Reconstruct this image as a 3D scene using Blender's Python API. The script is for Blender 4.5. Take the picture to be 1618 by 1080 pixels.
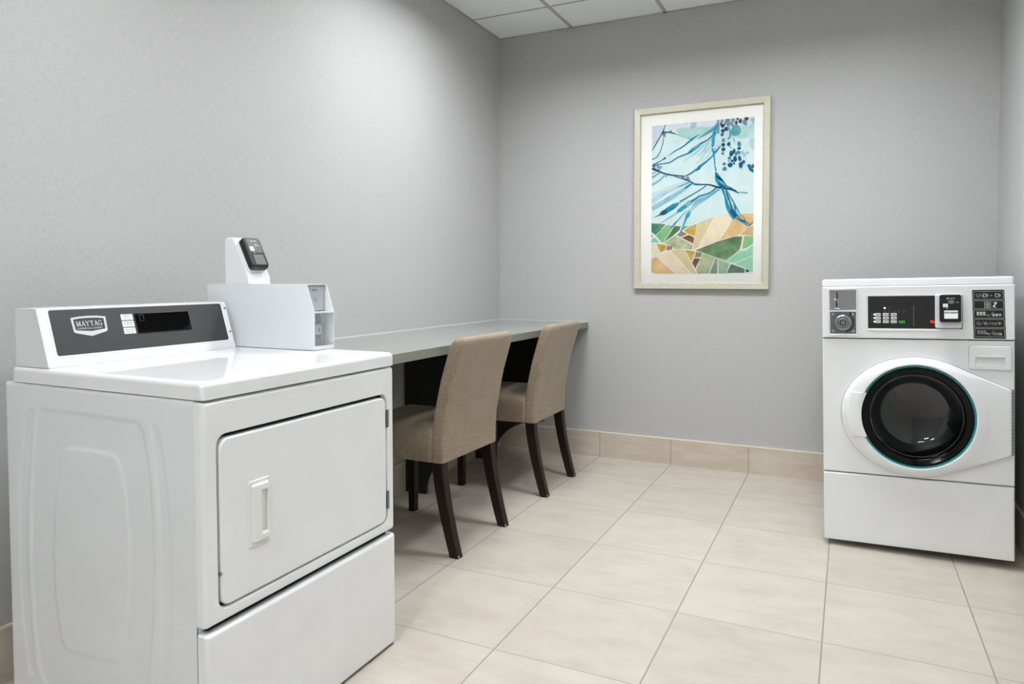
import bpy, bmesh, math
from mathutils import Vector, Matrix

for o in list(bpy.data.objects):
    bpy.data.objects.remove(o, do_unlink=True)
S = bpy.context.scene
COL = S.collection
PI = math.pi

# ------------------------------------------------------------------ camera
cam_d = bpy.data.cameras.new('camera')
cam = bpy.data.objects.new('camera', cam_d)
COL.objects.link(cam)
FPX, YAW, PITCH, PX0, PY0 = 1075.38, 0.4241, -0.0352, 855.42, 477.52
cam.location = (2.1723, -4.1247, 1.1455)
cam.rotation_euler = (PI / 2 + PITCH, 0, YAW)
cam_d.sensor_width = 36.0
cam_d.sensor_fit = 'HORIZONTAL'
cam_d.lens = FPX / 1618 * 36
cam_d.shift_x = (809 - PX0) / 1618
cam_d.shift_y = (PY0 - 540) / 1618
cam_d.clip_start = 0.02
S.camera = cam

# ------------------------------------------------------------------ world, exposure, lamps
w = bpy.data.worlds.new('world')
S.world = w
w.use_nodes = True
w.node_tree.nodes['Background'].inputs[0].default_value = (0.8, 0.85, 0.9, 1)
w.node_tree.nodes['Background'].inputs[1].default_value = 0.0
S.view_settings.view_transform = 'Standard'
S.view_settings.look = 'None'
S.view_settings.gamma = 1.0
S.view_settings.exposure = -0.22
S.view_settings.use_curve_mapping = False

W, H, YF = 2.8555, 2.756, -5.60          # room: x 0..W, y YF..0, height H
TILE, TX0, TY0 = 0.4615, 0.727, -0.4549   # floor tile module
CT, CX0, CY0 = 0.6096, 0.5265, -0.3745    # ceiling grid
# ceiling lights: (x centre, y centre, size x, size y, strength)
LIGHTS = [(CX0 + CT * 0.5, CY0 - CT * 1.5, 0.56, 0.56, 57.0),
          (CX0 + CT * 2.5, CY0 - CT * 1.5, 0.56, 0.56, 50.0),
          (CX0 + CT * 2.5, CY0 - CT * 4.5, 0.56, 0.56, 22.0),
          (CX0 + CT * 1.5, CY0 - CT * 7.5, 0.56, 0.56, 74.0),  # unseen fill lamp, added to brighten the dryer side
          (CX0 + CT * 0.5, CY0 - CT * 4.5, 0.56, 0.56, 30.0)]  # unseen lamp, added to brighten the far left wall
LDEPTH = 0.15                             # how deep the lamp panel sits above the ceiling
LIGHT_COL = (0.955, 0.975, 1.0)


# ------------------------------------------------------------------ materials
def lin(c):
    r = []
    for v in c[:3]:
        v = v / 255.0
        r.append(v / 12.92 if v <= 0.04045 else ((v + 0.055) / 1.055) ** 2.4)
    return (r[0], r[1], r[2], 1)


class NT:
    def __init__(self, name):
        self.m = bpy.data.materials.new(name)
        self.m.use_nodes = True
        self.t = self.m.node_tree
        self.b = self.t.nodes['Principled BSDF']
        self.out = self.t.nodes['Material Output']

    def n(self, typ, **kw):
        x = self.t.nodes.new(typ)
        for k, v in kw.items():
            setattr(x, k, v)
        return x

    def l(self, a, b):
        self.t.links.new(a, b)

    def obj(self):
        return self.n('ShaderNodeTexCoord').outputs['Object']

    def math(self, op, a, b=None):
        x = self.n('ShaderNodeMath', operation=op)
        for i, v in enumerate((a, b)):
            if v is None:
                continue
            if isinstance(v, (int, float)):
                x.inputs[i].default_value = v
            else:
                self.l(v, x.inputs[i])
        return x.outputs[0]

    def scale(self, vec, s):
        x = self.n('ShaderNodeVectorMath', operation='MULTIPLY')
        self.l(vec, x.inputs[0])
        x.inputs[1].default_value = s
        return x.outputs[0]

    def noise(self, vec, sc, det=3, rough=0.5):
        x = self.n('ShaderNodeTexNoise')
        self.l(vec, x.inputs['Vector'])
        x.inputs['Scale'].default_value = sc
        x.inputs['Detail'].default_value = det
        x.inputs['Roughness'].default_value = rough
        return x.outputs['Fac']

    def ramp(self, fac, stops):
        x = self.n('ShaderNodeValToRGB')
        self.l(fac, x.inputs[0])
        e = x.color_ramp.elements
        while len(e) < len(stops):
            e.new(0.5)
        for i, (p, c) in enumerate(stops):
            e[i].position = p
            e[i].color = c if len(c) == 4 else (*c, 1)
        return x.outputs[0]

    def mix(self, fac, a, b, mode='MIX'):
        x = self.n('ShaderNodeMix', data_type='RGBA', blend_type=mode)
        for i, v in ((0, fac), (6, a), (7, b)):
            if isinstance(v, (int, float)):
                x.inputs[i].default_value = v
            elif isinstance(v, tuple):
                x.inputs[i].default_value = v
            else:
                self.l(v, x.inputs[i])
        return x.outputs[2]

    def bump(self, h, strength=0.2, dist=0.001):
        x = self.n('ShaderNodeBump')
        x.inputs['Strength'].default_value = strength
        x.inputs['Distance'].default_value = dist
        self.l(h, x.inputs['Height'])
        self.l(x.outputs[0], self.b.inputs['Normal'])


def P(name, col, rough=0.5, metal=0.0, coat=0.0, noise=0.0, spec=0.5, emit=None, es=1.0):
    k = NT(name)
    c = lin(col)
    k.b.inputs['Base Color'].default_value = c
    k.b.inputs['Roughness'].default_value = rough
    k.b.inputs['Metallic'].default_value = metal
    k.b.inputs['Coat Weight'].default_value = coat
    k.b.inputs['Coat Roughness'].default_value = 0.04
    k.b.inputs['Specular IOR Level'].default_value = spec
    if emit:
        k.b.inputs['Emission Color'].default_value = lin(emit)
        k.b.inputs['Emission Strength'].default_value = es
    f = k.noise(k.obj(), 6.0, 4)
    n = noise if noise else 0.02
    lo = tuple(max(0, v * (1 - n)) for v in c[:3])
    hi = tuple(min(1, v * (1 + n)) for v in c[:3])
    k.l(k.ramp(f, [(0.3, lo), (0.7, hi)]), k.b.inputs['Base Color'])
    return k.m


def wall_mat(name, axis):
    k = NT(name)
    o = k.obj()
    if axis == 'y':      # left/right walls: h along y
        va, vb = (0, 40, 460), (0, 460, 40)
    else:
        va, vb = (40, 0, 460), (460, 0, 40)
    a = k.noise(k.scale(o, va), 1.0, 2)
    b = k.noise(k.scale(o, vb), 1.0, 2)
    s = k.math('ADD', a, b)
    s = k.math('MULTIPLY', s, 0.5)
    base = (180, 180, 179)
    c = lin(base)
    k.l(k.ramp(s, [(0.36, tuple(v * 0.92 for v in c[:3])), (0.64, tuple(v * 1.08 for v in c[:3]))]), k.b.inputs['Base Color'])
    k.b.inputs['Roughness'].default_value = 0.62
    k.b.inputs['Specular IOR Level'].default_value = 0.35
    k.bump(s, 0.25, 0.0006)
    return k.m


def floor_mat():
    k = NT('floor_tile')
    o = k.obj()
    sep = k.n('ShaderNodeSeparateXYZ')
    k.l(o, sep.inputs[0])
    u = k.math('DIVIDE', k.math('SUBTRACT', sep.outputs[0], TX0), TILE)
    v = k.math('DIVIDE', k.math('SUBTRACT', sep.outputs[1], TY0), TILE)
    fu = k.math('ABSOLUTE', k.math('SUBTRACT', k.math('FRACT', k.math('ADD', u, 0.5)), 0.5))
    fv = k.math('ABSOLUTE', k.math('SUBTRACT', k.math('FRACT', k.math('ADD', v, 0.5)), 0.5))
    gu = k.n('ShaderNodeMapRange')
    k.l(fu, gu.inputs[0])
    gu.inputs[1].default_value = 0.0042
    gu.inputs[2].default_value = 0.0062
    gv = k.n('ShaderNodeMapRange')
    k.l(fv, gv.inputs[0])
    gv.inputs[1].default_value = 0.0022
    gv.inputs[2].default_value = 0.0042
    g = k.math('MINIMUM', gu.outputs[0], gv.outputs[0])     # 0 in the joint, 1 on the tile
    cell = k.n('ShaderNodeCombineXYZ')
    k.l(k.math('FLOOR', u), cell.inputs[0])
    k.l(k.math('FLOOR', v), cell.inputs[1])
    wn = k.n('ShaderNodeTexWhiteNoise', noise_dimensions='3D')
    k.l(cell.outputs[0], wn.inputs['Vector'])
    off = k.n('ShaderNodeVectorMath', operation='MULTIPLY_ADD')
    k.l(wn.outputs['Color'], off.inputs[0])
    off.inputs[1].default_value = (9, 9, 9)
    k.l(o, off.inputs[2])
    st = k.scale(off.outputs[0], (1.6, 4.5, 1))
    n1 = k.noise(st, 2.2, 6, 0.62)
    n2 = k.noise(off.outputs[0], 11.0, 5, 0.6)
    c = k.ramp(n1, [(0.3, lin((172, 165, 154))), (0.52, lin((188, 181, 170))), (0.75, lin((196, 191, 181)))])
    c = k.mix(0.35, c, k.ramp(n2, [(0.35, lin((181, 168, 156))), (0.7, lin((192, 190, 178)))]))
    tint = k.n('ShaderNodeMapRange')
    k.l(wn.outputs['Value'], tint.inputs[0])
    tint.inputs[3].default_value = 0.95
    tint.inputs[4].default_value = 1.03
    hs = k.n('ShaderNodeHueSaturation')
    k.l(tint.outputs[0], hs.inputs['Value'])
    k.l(c, hs.inputs['Color'])
    c = k.mix(g, lin((140, 139, 130)), hs.outputs[0])
    k.l(c, k.b.inputs['Base Color'])
    r = k.n('ShaderNodeMapRange')
    k.l(g, r.inputs[0])
    r.inputs[3].default_value = 0.85
    r.inputs[4].default_value = 0.36
    k.l(r.outputs[0], k.b.inputs['Roughness'])
    k.b.inputs['Specular IOR Level'].default_value = 0.4
    k.bump(k.math('ADD', g, k.math('MULTIPLY', n2, 0.05)), 0.5, 0.0012)
    return k.m


def base_tile_mat(axis, off):
    k = NT('baseboard_tile_' + axis)
    o = k.obj()
    sep = k.n('ShaderNodeSeparateXYZ')
    k.l(o, sep.inputs[0])
    u = k.math('DIVIDE', k.math('SUBTRACT', sep.outputs[0 if axis == 'x' else 1], off), TILE)
    fu = k.math('ABSOLUTE', k.math('SUBTRACT', k.math('FRACT', k.math('ADD', u, 0.5)), 0.5))
    g = k.n('ShaderNodeMapRange')
    k.l(fu, g.inputs[0])
    g.inputs[1].default_value = 0.003
    g.inputs[2].default_value = 0.005
    n1 = k.noise(k.scale(o, (2, 2, 7)), 2.4, 6, 0.62)
    c = k.ramp(n1, [(0.3, lin((190, 176, 160))), (0.55, lin((201, 190, 174))), (0.75, lin((209, 200, 185)))])
    k.l(k.mix(g.outputs[0], lin((130, 129, 120)), c), k.b.inputs['Base Color'])
    k.b.inputs['Roughness'].default_value = 0.4
    return k.m


def fabric_mat():
    k = NT('brown_woven_fabric')
    o = k.obj()
    a = k.noise(k.scale(o, (230, 230, 640)), 1.0, 2)
    b = k.noise(k.scale(o, (640, 640, 200)), 1.0, 2)
    s = k.math('MULTIPLY', k.math('ADD', a, b), 0.5)
    big = k.noise(o, 9, 3)
    c = k.ramp(s, [(0.34, lin((88, 75, 60))), (0.5, lin((141, 125, 104))), (0.66, lin((188, 173, 152)))])
    c = k.mix(0.25, c, k.ramp(big, [(0.35, lin((128, 110, 90))), (0.65, lin((152, 136, 117)))]))
    k.l(c, k.b.inputs['Base Color'])
    k.b.inputs['Roughness'].default_value = 0.92
    k.b.inputs['Specular IOR Level'].default_value = 0.15
    k.b.inputs['Sheen Weight'].default_value = 0.25
    k.b.inputs['Sheen Roughness'].default_value = 0.5
    k.bump(s, 0.6, 0.0008)
    return k.m


def wood_mat():
    k = NT('dark_espresso_wood')
    o = k.obj()
    a = k.noise(k.scale(o, (60, 60, 6)), 1.0, 4)
    k.l(k.ramp(a, [(0.3, lin((17, 9, 8))), (0.7, lin((38, 21, 17)))]), k.b.inputs['Base Color'])
    k.b.inputs['Roughness'].default_value = 0.42
    k.b.inputs['Specular IOR Level'].default_value = 0.3
    return k.m


def ceil_mat():
    k = NT('ceiling_tile')
    o = k.obj()
    a = k.noise(o, 180, 3, 0.7)
    k.l(k.ramp(a, [(0.3, lin((226, 229, 227))), (0.6, lin((243, 245, 243)))]), k.b.inputs['Base Color'])
    k.b.inputs['Roughness'].default_value = 0.95
    k.bump(a, 0.4, 0.001)
    return k.m


def wc(name, a, b, sc=9.0):
    """watercolour wash: two paints run into each other"""
    k = NT('watercolour_' + name)
    n = k.noise(k.obj(), sc, 5, 0.6)
    def pg(c):
        g = (c[0] + c[1] + c[2]) / 3
        return tuple((v * 0.86 + g * 0.14) * 0.94 for v in c)
    a, b = pg(a), pg(b)
    k.l(k.ramp(n, [(0.36, lin(a)), (0.66, lin(b))]), k.b.inputs['Base Color'])
    k.b.inputs['Roughness'].default_value = 0.8
    k.b.inputs['Specular IOR Level'].default_value = 0.1
    return k.m


def glass_pane_mat():
    k = NT('picture_glass')
    tr = k.n('ShaderNodeBsdfTransparent')
    gl = k.n('ShaderNodeBsdfGlossy')
    gl.inputs['Roughness'].default_value = 0.02
    fr = k.n('ShaderNodeFresnel')
    fr.inputs[0].default_value = 1.2
    mx = k.n('ShaderNodeMixShader')
    k.l(fr.outputs[0], mx.inputs[0])
    k.l(tr.outputs[0], mx.inputs[1])
    k.l(gl.outputs[0], mx.inputs[2])
    k.l(mx.outputs[0], k.out.inputs[0])
    return k.m


def tinted_glass_mat():
    k = NT('smoked_door_glass')
    tr = k.n('ShaderNodeBsdfTransparent')
    tr.inputs[0].default_value = (0.42, 0.46, 0.46, 1)
    gl = k.n('ShaderNodeBsdfGlossy')
    gl.inputs['Roughness'].default_value = 0.03
    fr = k.n('ShaderNodeFresnel')
    fr.inputs[0].default_value = 1.75
    mx = k.n('ShaderNodeMixShader')
    k.l(fr.outputs[0], mx.inputs[0])
    k.l(tr.outputs[0], mx.inputs[1])
    k.l(gl.outputs[0], mx.inputs[2])
    k.l(mx.outputs[0], k.out.inputs[0])
    return k.m


def gold_mat():
    k = NT('champagne_frame')
    o = k.obj()
    a = k.noise(k.scale(o, (60, 60, 60)), 2.0, 4)
    k.l(k.ramp(a, [(0.3, lin((192, 188, 168))), (0.7, lin((206, 202, 184)))]), k.b.inputs['Base Color'])
    k.b.inputs['Metallic'].default_value = 0.25
    k.b.inputs['Roughness'].default_value = 0.42
    return k.m


M = dict(
    wallx=wall_mat('grey_wallcovering_x', 'x'), wally=wall_mat('grey_wallcovering_y', 'y'),
    floor=floor_mat(), bbx=base_tile_mat('x', TX0), bby=base_tile_mat('y', TY0),
    bbtrim=P('cream_trim', (222, 217, 196), 0.5),
    louver=P('light_housing', (70, 70, 70), 0.5), bead=P('corner_bead', (186, 185, 184), 0.5), ceil=ceil_mat(), grid=P('ceiling_grid_metal', (176, 170, 170), 0.5),
    enamel=P('white_enamel', (231, 233, 234), 0.3, coat=0.7),
    enamel_side=P('white_enamel_side', (222, 225, 227), 0.35, coat=0.4),
    plastic=P('white_plastic', (226, 228, 229), 0.32),
    handle=P('ivory_plastic', (229, 231, 228), 0.32),
    gap=P('shadow_gap_black', (12, 12, 12), 0.8),
    overlay=P('dark_grey_overlay', (50, 50, 51), 0.42),
    bezelblack=P('bezel_black', (4, 4, 4), 0.14, spec=0.22), blackgloss=P('black_gloss', (4, 4, 4), 0.08, spec=0.25),
    black=P('black_plastic', (20, 20, 21), 0.35),
    blackmat=P('black_satin', (27, 27, 28), 0.4),
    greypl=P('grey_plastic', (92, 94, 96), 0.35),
    silver=P('silver_print', (196, 197, 200), 0.35, metal=0.3),
    white=P('white_print', (235, 236, 236), 0.5),
    label=P('pale_label', (214, 218, 218), 0.5),
    steel=P('brushed_steel', (170, 172, 174), 0.28, metal=1.0),
    zinc=P('zinc_hinge', (120, 132, 134), 0.35, metal=0.9),
    steelpl=P('steel_plate', (150, 152, 156), 0.38, metal=0.75, noise=0.06),
    zincp=P('zinc_plated_plate', (182, 186, 190), 0.4, metal=0.25), brass=P('brass', (214, 190, 140), 0.3, metal=0.8),
    teal=P('teal_ring', (0, 130, 132), 0.3),
    green=P('green_button', (0, 165, 50), 0.4),
    red=P('red_digits', (240, 40, 30), 0.4, emit=(255, 40, 30), es=0.8),
    led=P('white_led', (250, 250, 250), 0.4, emit=(255, 255, 255), es=1.5),
    greenled=P('green_led', (90, 220, 60), 0.4, emit=(90, 230, 60), es=1.0),
    screen=P('lit_lcd', (200, 204, 206), 0.15, emit=(225, 228, 230), es=0.55),
    screenbar=P('lcd_bar', (150, 150, 150), 0.15),
    screenoff=P('idle_lcd', (120, 121, 124), 0.12),
    ink=P('dark_ink', (40, 44, 50), 0.6),
    fabric=fabric_mat(), wood=wood_mat(), scuff=P('worn_wood_edge', (160, 132, 108), 0.7),
    ctop=P('grey_laminate', (141, 143, 138), 0.22, coat=0.2), cedge=P('olive_grey_laminate_edge', (126, 130, 118), 0.5),
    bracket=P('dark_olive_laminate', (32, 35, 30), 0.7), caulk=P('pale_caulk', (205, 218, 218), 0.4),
    gold=gold_mat(), matb=P('white_mat_board', (236, 236, 230), 0.85),
    pane=glass_pane_mat(), smoke=tinted_glass_mat(),
    drum=P('drum_steel', (120, 122, 124), 0.3, metal=0.9), rubber=P('black_rubber', (10, 10, 10), 0.55),
    diff=P('light_diffuser', (250, 250, 250), 0.5),
)


# ------------------------------------------------------------------ object helpers
def root_of(o):
    while o.parent:
        o = o.parent
    return o


def obj(name, bm, m, parent=None, label=None, sharp=35, smooth=True, world=False):
    bmesh.ops.remove_doubles(bm, verts=bm.verts, dist=1e-6)
    bmesh.ops.recalc_face_normals(bm, faces=bm.faces)
    if world and parent is not None:
        bmesh.ops.translate(bm, verts=bm.verts, vec=-root_of(parent).location)
    for f in bm.faces:
        f.smooth = smooth
    if smooth:
        lim = math.radians(sharp)
        for e in bm.edges:
            if len(e.link_faces) == 2 and e.calc_face_angle(0) > lim:
                e.smooth = False
    me = bpy.data.meshes.new(name)
    bm.to_mesh(me)
    bm.free()
    for x in (m if isinstance(m, (list, tuple)) else [m]):
        me.materials.append(M[x] if isinstance(x, str) else x)
    o = bpy.data.objects.new(name, me)
    COL.objects.link(o)
    if smooth:
        wn = o.modifiers.new('normals', 'WEIGHTED_NORMAL')
        wn.keep_sharp = True
        wn.mode = 'FACE_AREA'
        wn.weight = 80
    if parent is not None:
        o.parent = parent
    if label:
        o['label'] = label
    return o


def thing(name, label, cat, loc=(0, 0, 0), rot=(0, 0, 0), group=None):
    o = bpy.data.objects.new(name, None)
    COL.objects.link(o)
    o.empty_display_size = 0.1
    o.location = loc
    o.rotation_euler = rot
    o['label'] = label
    o['category'] = cat
    if group:
        o['group'] = group
    return o


def struct(name, bm, m, parent=None, **kw):
    o = obj(name, bm, m, parent, **kw)
    o['kind'] = 'structure'
    return o


def frame(o, U, V, D):
    o, U, V, D = Vector(o), Vector(U), Vector(V), Vector(D)
    return lambda u, v, d=0.0: o + U * u + V * v + D * d


ID = frame((0, 0, 0), (1, 0, 0), (0, 1, 0), (0, 0, 1))


def loft(bm, loops, cap0=True, cap1=True, mi=0, close=True):
    vs = [[bm.verts.new(p) for p in lp] for lp in loops]
    n = len(vs[0])
    for a, b in zip(vs, vs[1:]):
        for i in range(n if close else n - 1):
            j = (i + 1) % n
            try:
                f = bm.faces.new((a[i], a[j], b[j], b[i]))
                f.material_index = mi
            except ValueError:
                pass
    if cap0:
        f = bm.faces.new(vs[0])
        f.material_index = mi
    if cap1:
        f = bm.faces.new(vs[-1])
        f.material_index = mi
    return vs


def rr(w, h, r, n=5):
    """rounded rectangle outline round the origin, 4*(n+1) points"""
    r = max(1e-5, min(r, w / 2 - 1e-5, h / 2 - 1e-5))
    pts = []
    for cx, cy, a0 in ((w / 2 - r, h / 2 - r, 0), (-w / 2 + r, h / 2 - r, 90), (-w / 2 + r, -h / 2 + r, 180), (w / 2 - r, -h / 2 + r, 270)):
        for i in range(n + 1):
            a = math.radians(a0 + 90 * i / n)
            pts.append((cx + r * math.cos(a), cy + r * math.sin(a)))
    return pts


def rrl(bm, fr, specs, cap0=True, cap1=True, n=5, mi=0):
    """loft of rounded rectangles: (cu, cv, w, h, r, d)"""
    return loft(bm, [[fr(cu + x, cv + y, d) for x, y in rr(ww, hh, r, n)] for cu, cv, ww, hh, r, d in specs], cap0, cap1, mi)


def plate(bm, fr, u0, v0, u1, v1, d0, d1, r=0.002, bev=0.001, n=4, mi=0):
    """plate with rounded corners and an eased front edge"""
    cu, cv, ww, hh = (u0 + u1) / 2, (v0 + v1) / 2, abs(u1 - u0), abs(v1 - v0)
    s = 1 if d1 >= d0 else -1
    b = min(bev, abs(d1 - d0) * 0.9, ww / 2.5, hh / 2.5)
    sp = [(cu, cv, ww, hh, r, d0), (cu, cv, ww, hh, r, d1 - s * b)]
    for t in (30, 60, 90):
        a = math.radians(t)
        q = b * (1 - math.cos(a))
        sp.append((cu, cv, ww - 2 * q, hh - 2 * q, max(r - q, 1e-4), d1 - s * b * (1 - math.sin(a))))
    rrl(bm, fr, sp, n=n, mi=mi)


def box(bm, x0, y0, z0, x1, y1, z1, bev=0.0, seg=3, mi=0):
    g = bmesh.ops.create_cube(bm, size=1.0)
    vs = g['verts']
    for v in vs:
        v.co = Vector(((x0 + x1) / 2 + v.co.x * abs(x1 - x0), (y0 + y1) / 2 + v.co.y * abs(y1 - y0), (z0 + z1) / 2 + v.co.z * abs(z1 - z0)))
    fs = set(f for v in vs for f in v.link_faces)
    for f in fs:
        f.material_index = mi
    if bev > 0:
        es = list(set(e for v in vs for e in v.link_edges))
        r = bmesh.ops.bevel(bm, geom=es, offset=bev, segments=seg, profile=0.5, affect='EDGES')
        for f in r['faces']:
            f.material_index = mi


def prism(bm, fr, pts, d0, d1, mi=0):
    loft(bm, [[fr(u, v, d0) for u, v in pts], [fr(u, v, d1) for u, v in pts]], mi=mi)


def flat(bm, fr, pts, d, mi=0):
    vs = [bm.verts.new(fr(u, v, d)) for u, v in pts]
    try:
        f = bm.faces.new(vs)
        f.material_index = mi
    except ValueError:
        pass


def stroke_pts(pts, ws):
    """outline of a brush stroke of changing width"""
    n = len(pts)
    L, R = [], []
    for i in range(n):
        a = pts[max(0, i - 1)]
        b = pts[min(n - 1, i + 1)]
        dx, dy = b[0] - a[0], b[1] - a[1]
        q = math.hypot(dx, dy) or 1
        nx, ny = -dy / q, dx / q
        hw = ws[i] / 2
        L.append((pts[i][0] + nx * hw, pts[i][1] + ny * hw))
        R.append((pts[i][0] - nx * hw, pts[i][1] - ny * hw))
    return L, R


def smooth_line(pts, ws, k=6):
    """Catmull-Rom through the points"""
    if len(pts) < 3:
        return pts, ws
    P_, W_ = [], []
    n = len(pts)
    for i in range(n - 1):
        p0, p1, p2, p3 = pts[max(0, i - 1)], pts[i], pts[i + 1], pts[min(n - 1, i + 2)]
        for j in range(k):
            t = j / k
            P_.append(tuple(0.5 * ((2 * p1[c]) + (-p0[c] + p2[c]) * t + (2 * p0[c] - 5 * p1[c] + 4 * p2[c] - p3[c]) * t * t + (-p0[c] + 3 * p1[c] - 3 * p2[c] + p3[c]) * t ** 3) for c in (0, 1)))
            W_.append(ws[i] + (ws[i + 1] - ws[i]) * t)
    P_.append(pts[-1])
    W_.append(ws[-1])
    return P_, W_


def ribbon(bm, fr, pts, ws, d, mi=0):
    L, R = stroke_pts(pts, ws)
    a = [bm.verts.new(fr(u, v, d)) for u, v in L]
    b = [bm.verts.new(fr(u, v, d)) for u, v in R]
    for i in range(len(a) - 1):
        try:
            f = bm.faces.new((a[i], a[i + 1], b[i + 1], b[i]))
            f.material_index = mi
        except ValueError:
            pass


def disc_loops(fr, cu, cv, specs, n=32):
    return [[fr(cu + r * math.cos(2 * PI * i / n), cv + r * math.sin(2 * PI * i / n), d) for i in range(n)] for r, d in specs]


def lathe(bm, fr, cu, cv, specs, n=32, cap0=True, cap1=True, mi=0):
    loft(bm, disc_loops(fr, cu, cv, specs, n), cap0, cap1, mi)


def annulus(bm, fr, cu, cv, r0, r1, d, n=20, mi=0):
    loft(bm, disc_loops(fr, cu, cv, [(r0, d), (r1, d)], n), False, False, mi)


_tc = {}


def text(bm, fr, s, u, v, size, d, width=None, align='CENTER', shear=0.0, mi=0):
    """flat lettering set into the frame, baseline at v"""
    cu = bpy.data.curves.new('lettering', 'FONT')
    cu.body = s
    cu.size = 1.0
    cu.align_x = 'LEFT'
    cu.resolution_u = 2
    cu.shear = shear
    o = bpy.data.objects.new('lettering', cu)
    COL.objects.link(o)
    dg = bpy.context.evaluated_depsgraph_get()
    me = bpy.data.meshes.new_from_object(o.evaluated_get(dg))
    bpy.data.objects.remove(o, do_unlink=True)
    xs = [q.co.x for q in me.vertices]
    if not xs:
        return
    x0, x1 = min(xs), max(xs)
    k = size / 0.70
    kx = (width / (x1 - x0)) if width else k
    off = -(x0 + x1) / 2 if align == 'CENTER' else -x0
    vs = [bm.verts.new(fr(u + (q.co.x + off) * kx, v + q.co.y * k, d)) for q in me.vertices]
    for p in me.polygons:
        try:
            f = bm.faces.new([vs[i] for i in p.vertices])
            f.material_index = mi
        except ValueError:
            pass
    bpy.data.meshes.remove(me)


NB = bmesh.new

# ------------------------------------------------------------------ the room
bm = NB()
box(bm, -0.1, YF - 0.1, -0.08, W + 0.1, 0.1, 0.0)
struct('floor', bm, 'floor', smooth=False)
bm = NB()
box(bm, -0.1, YF - 0.1, 0.0, 0.0, 0.1, H + 0.08)
struct('wall_left', bm, 'wally', smooth=False)
bm = NB()
box(bm, 0.0, 0.0, 0.0, W, 0.1, H + 0.08)
struct('wall_back', bm, 'wallx', smooth=False)
bm = NB()
box(bm, W, YF - 0.1, 0.0, W + 0.1, 0.1, H + 0.08)
struct('wall_right', bm, 'wally', smooth=False)
bm = NB()
box(bm, 0.0, YF - 0.1, 0.0, W, YF, H + 0.08)
struct('wall_front', bm, 'wallx', smooth=False)

# suspended ceiling: tiles as one mesh with openings for the light panels, grid bars under them
cells = set()
for lx, ly, sx, sy, st in LIGHTS:
    cells.add((round((lx - CX0) / CT - 0.5), round((CY0 - ly) / CT - 0.5)))
bm = NB()
xs = [0.0] + [CX0 + CT * i for i in range(0, 4)] + [W]
ys = [0.0] + [CY0 - CT * j for j in range(0, 9)] + [YF]
for i in range(len(xs) - 1):
    for j in range(len(ys) - 1):
        if (i - 1, j - 1) in cells:
            continue
        g = 0.0
        box(bm, xs[i], ys[j + 1], H, xs[i + 1], ys[j], H + 0.018)
ceiling = struct('ceiling', bm, 'ceil', smooth=False)
bm = NB()
for x in xs[1:-1]:
    box(bm, x - 0.0115, YF, H - 0.003, x + 0.0115, 0, H + 0.0005)
for y in ys[1:-1]:
    box(bm, 0, y - 0.006, H - 0.002, W, y + 0.006, H + 0.0005)
for a in ((0, YF, 0.014, 0), (W - 0.014, YF, W, 0)):
    box(bm, a[0], a[1], H - 0.003, a[2], a[3], H + 0.0005)
box(bm, 0, -0.014, H - 0.003, W, 0, H + 0.0005)
struct('ceiling_grid', bm, 'grid', ceiling, smooth=False)

# tiled skirting with a cream edge strip on top
BH = 0.155
bm = NB()
box(bm, 0.0, -0.010, 0.0, W, 0.0, BH)
bb = struct('baseboard_back', bm, 'bbx', smooth=False)
bm = NB()
box(bm, 0.0, -0.0112, BH, W, 0.0, BH + 0.007)
struct('baseboard_strip', bm, 'bbtrim', bb, smooth=False)
bm = NB()
box(bm, 0.0, YF, 0.0, 0.010, -0.0115, BH)
bb = struct('baseboard_left', bm, 'bby', smooth=False)
bm = NB()
box(bm, 0.0, YF, BH, 0.0112, -0.0115, BH + 0.007)
struct('baseboard_strip', bm, 'bbtrim', bb, smooth=False)
bm = NB()
box(bm, W - 0.010, YF, 0.0, W, -0.0115, BH)
bb = struct('baseboard_right', bm, 'bby', smooth=False)
bm = NB()
box(bm, W - 0.0112, YF, BH, W, -0.0115, BH + 0.007)
struct('baseboard_strip', bm, 'bbtrim', bb, smooth=False)

# thin corner beads where the wallcovering sheets meet
for nm, x in (('trim_1', 0.0), ('trim_2', W)):
    bm = NB()
    s = 1 if x == 0 else -1
    box(bm, x, -0.0018, BH + 0.007, x + s * 0.0018, 0, H - 0.003)
    struct(nm, bm, 'bead', smooth=False)

# ceiling lights (square recessed panels)
where = ['above the two brown chairs', 'above the washing machine', 'above the right side near the dryer', 'nearest the front wall, unseen fill added for the dryer side', 'above the white dryer, unseen and added to brighten the left wall']
for (lx, ly, sx, sy, st), wh in zip(LIGHTS, where):
    t = thing('ceiling_light', 'square recessed white ceiling light panel ' + wh, 'ceiling light', (lx, ly, H))
    hs = CT / 2
    fr = frame((0, 0, 0), (1, 0, 0), (0, 1, 0), (0, 0, -1))
    bm = NB()
    rrl(bm, fr, [(0, 0, CT - 0.002, CT - 0.002, 0.002, -LDEPTH - 0.03), (0, 0, CT - 0.002, CT - 0.002, 0.002, -0.001),
                 (0, 0, sx, sy, 0.002, -0.001), (0, 0, sx - 0.004, sy - 0.004, 0.002, -LDEPTH - 0.005)], cap0=True, cap1=False, n=1)
    obj('light_frame', bm, 'louver', t, smooth=False)
    k = NT('light_panel')
    k.b.inputs['Base Color'].default_value = (0.9, 0.9, 0.9, 1)
    k.b.inputs['Emission Color'].default_value = (*LIGHT_COL, 1)
    k.b.inputs['Emission Strength'].default_value = st
    bm = NB()
    rrl(bm, fr, [(0, 0, sx - 0.006, sy - 0.006, 0.002, -LDEPTH - 0.004), (0, 0, sx - 0.006, sy - 0.006, 0.002, -LDEPTH)], n=1)
    obj('diffuser', bm, k.m, t, smooth=False)

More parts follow.
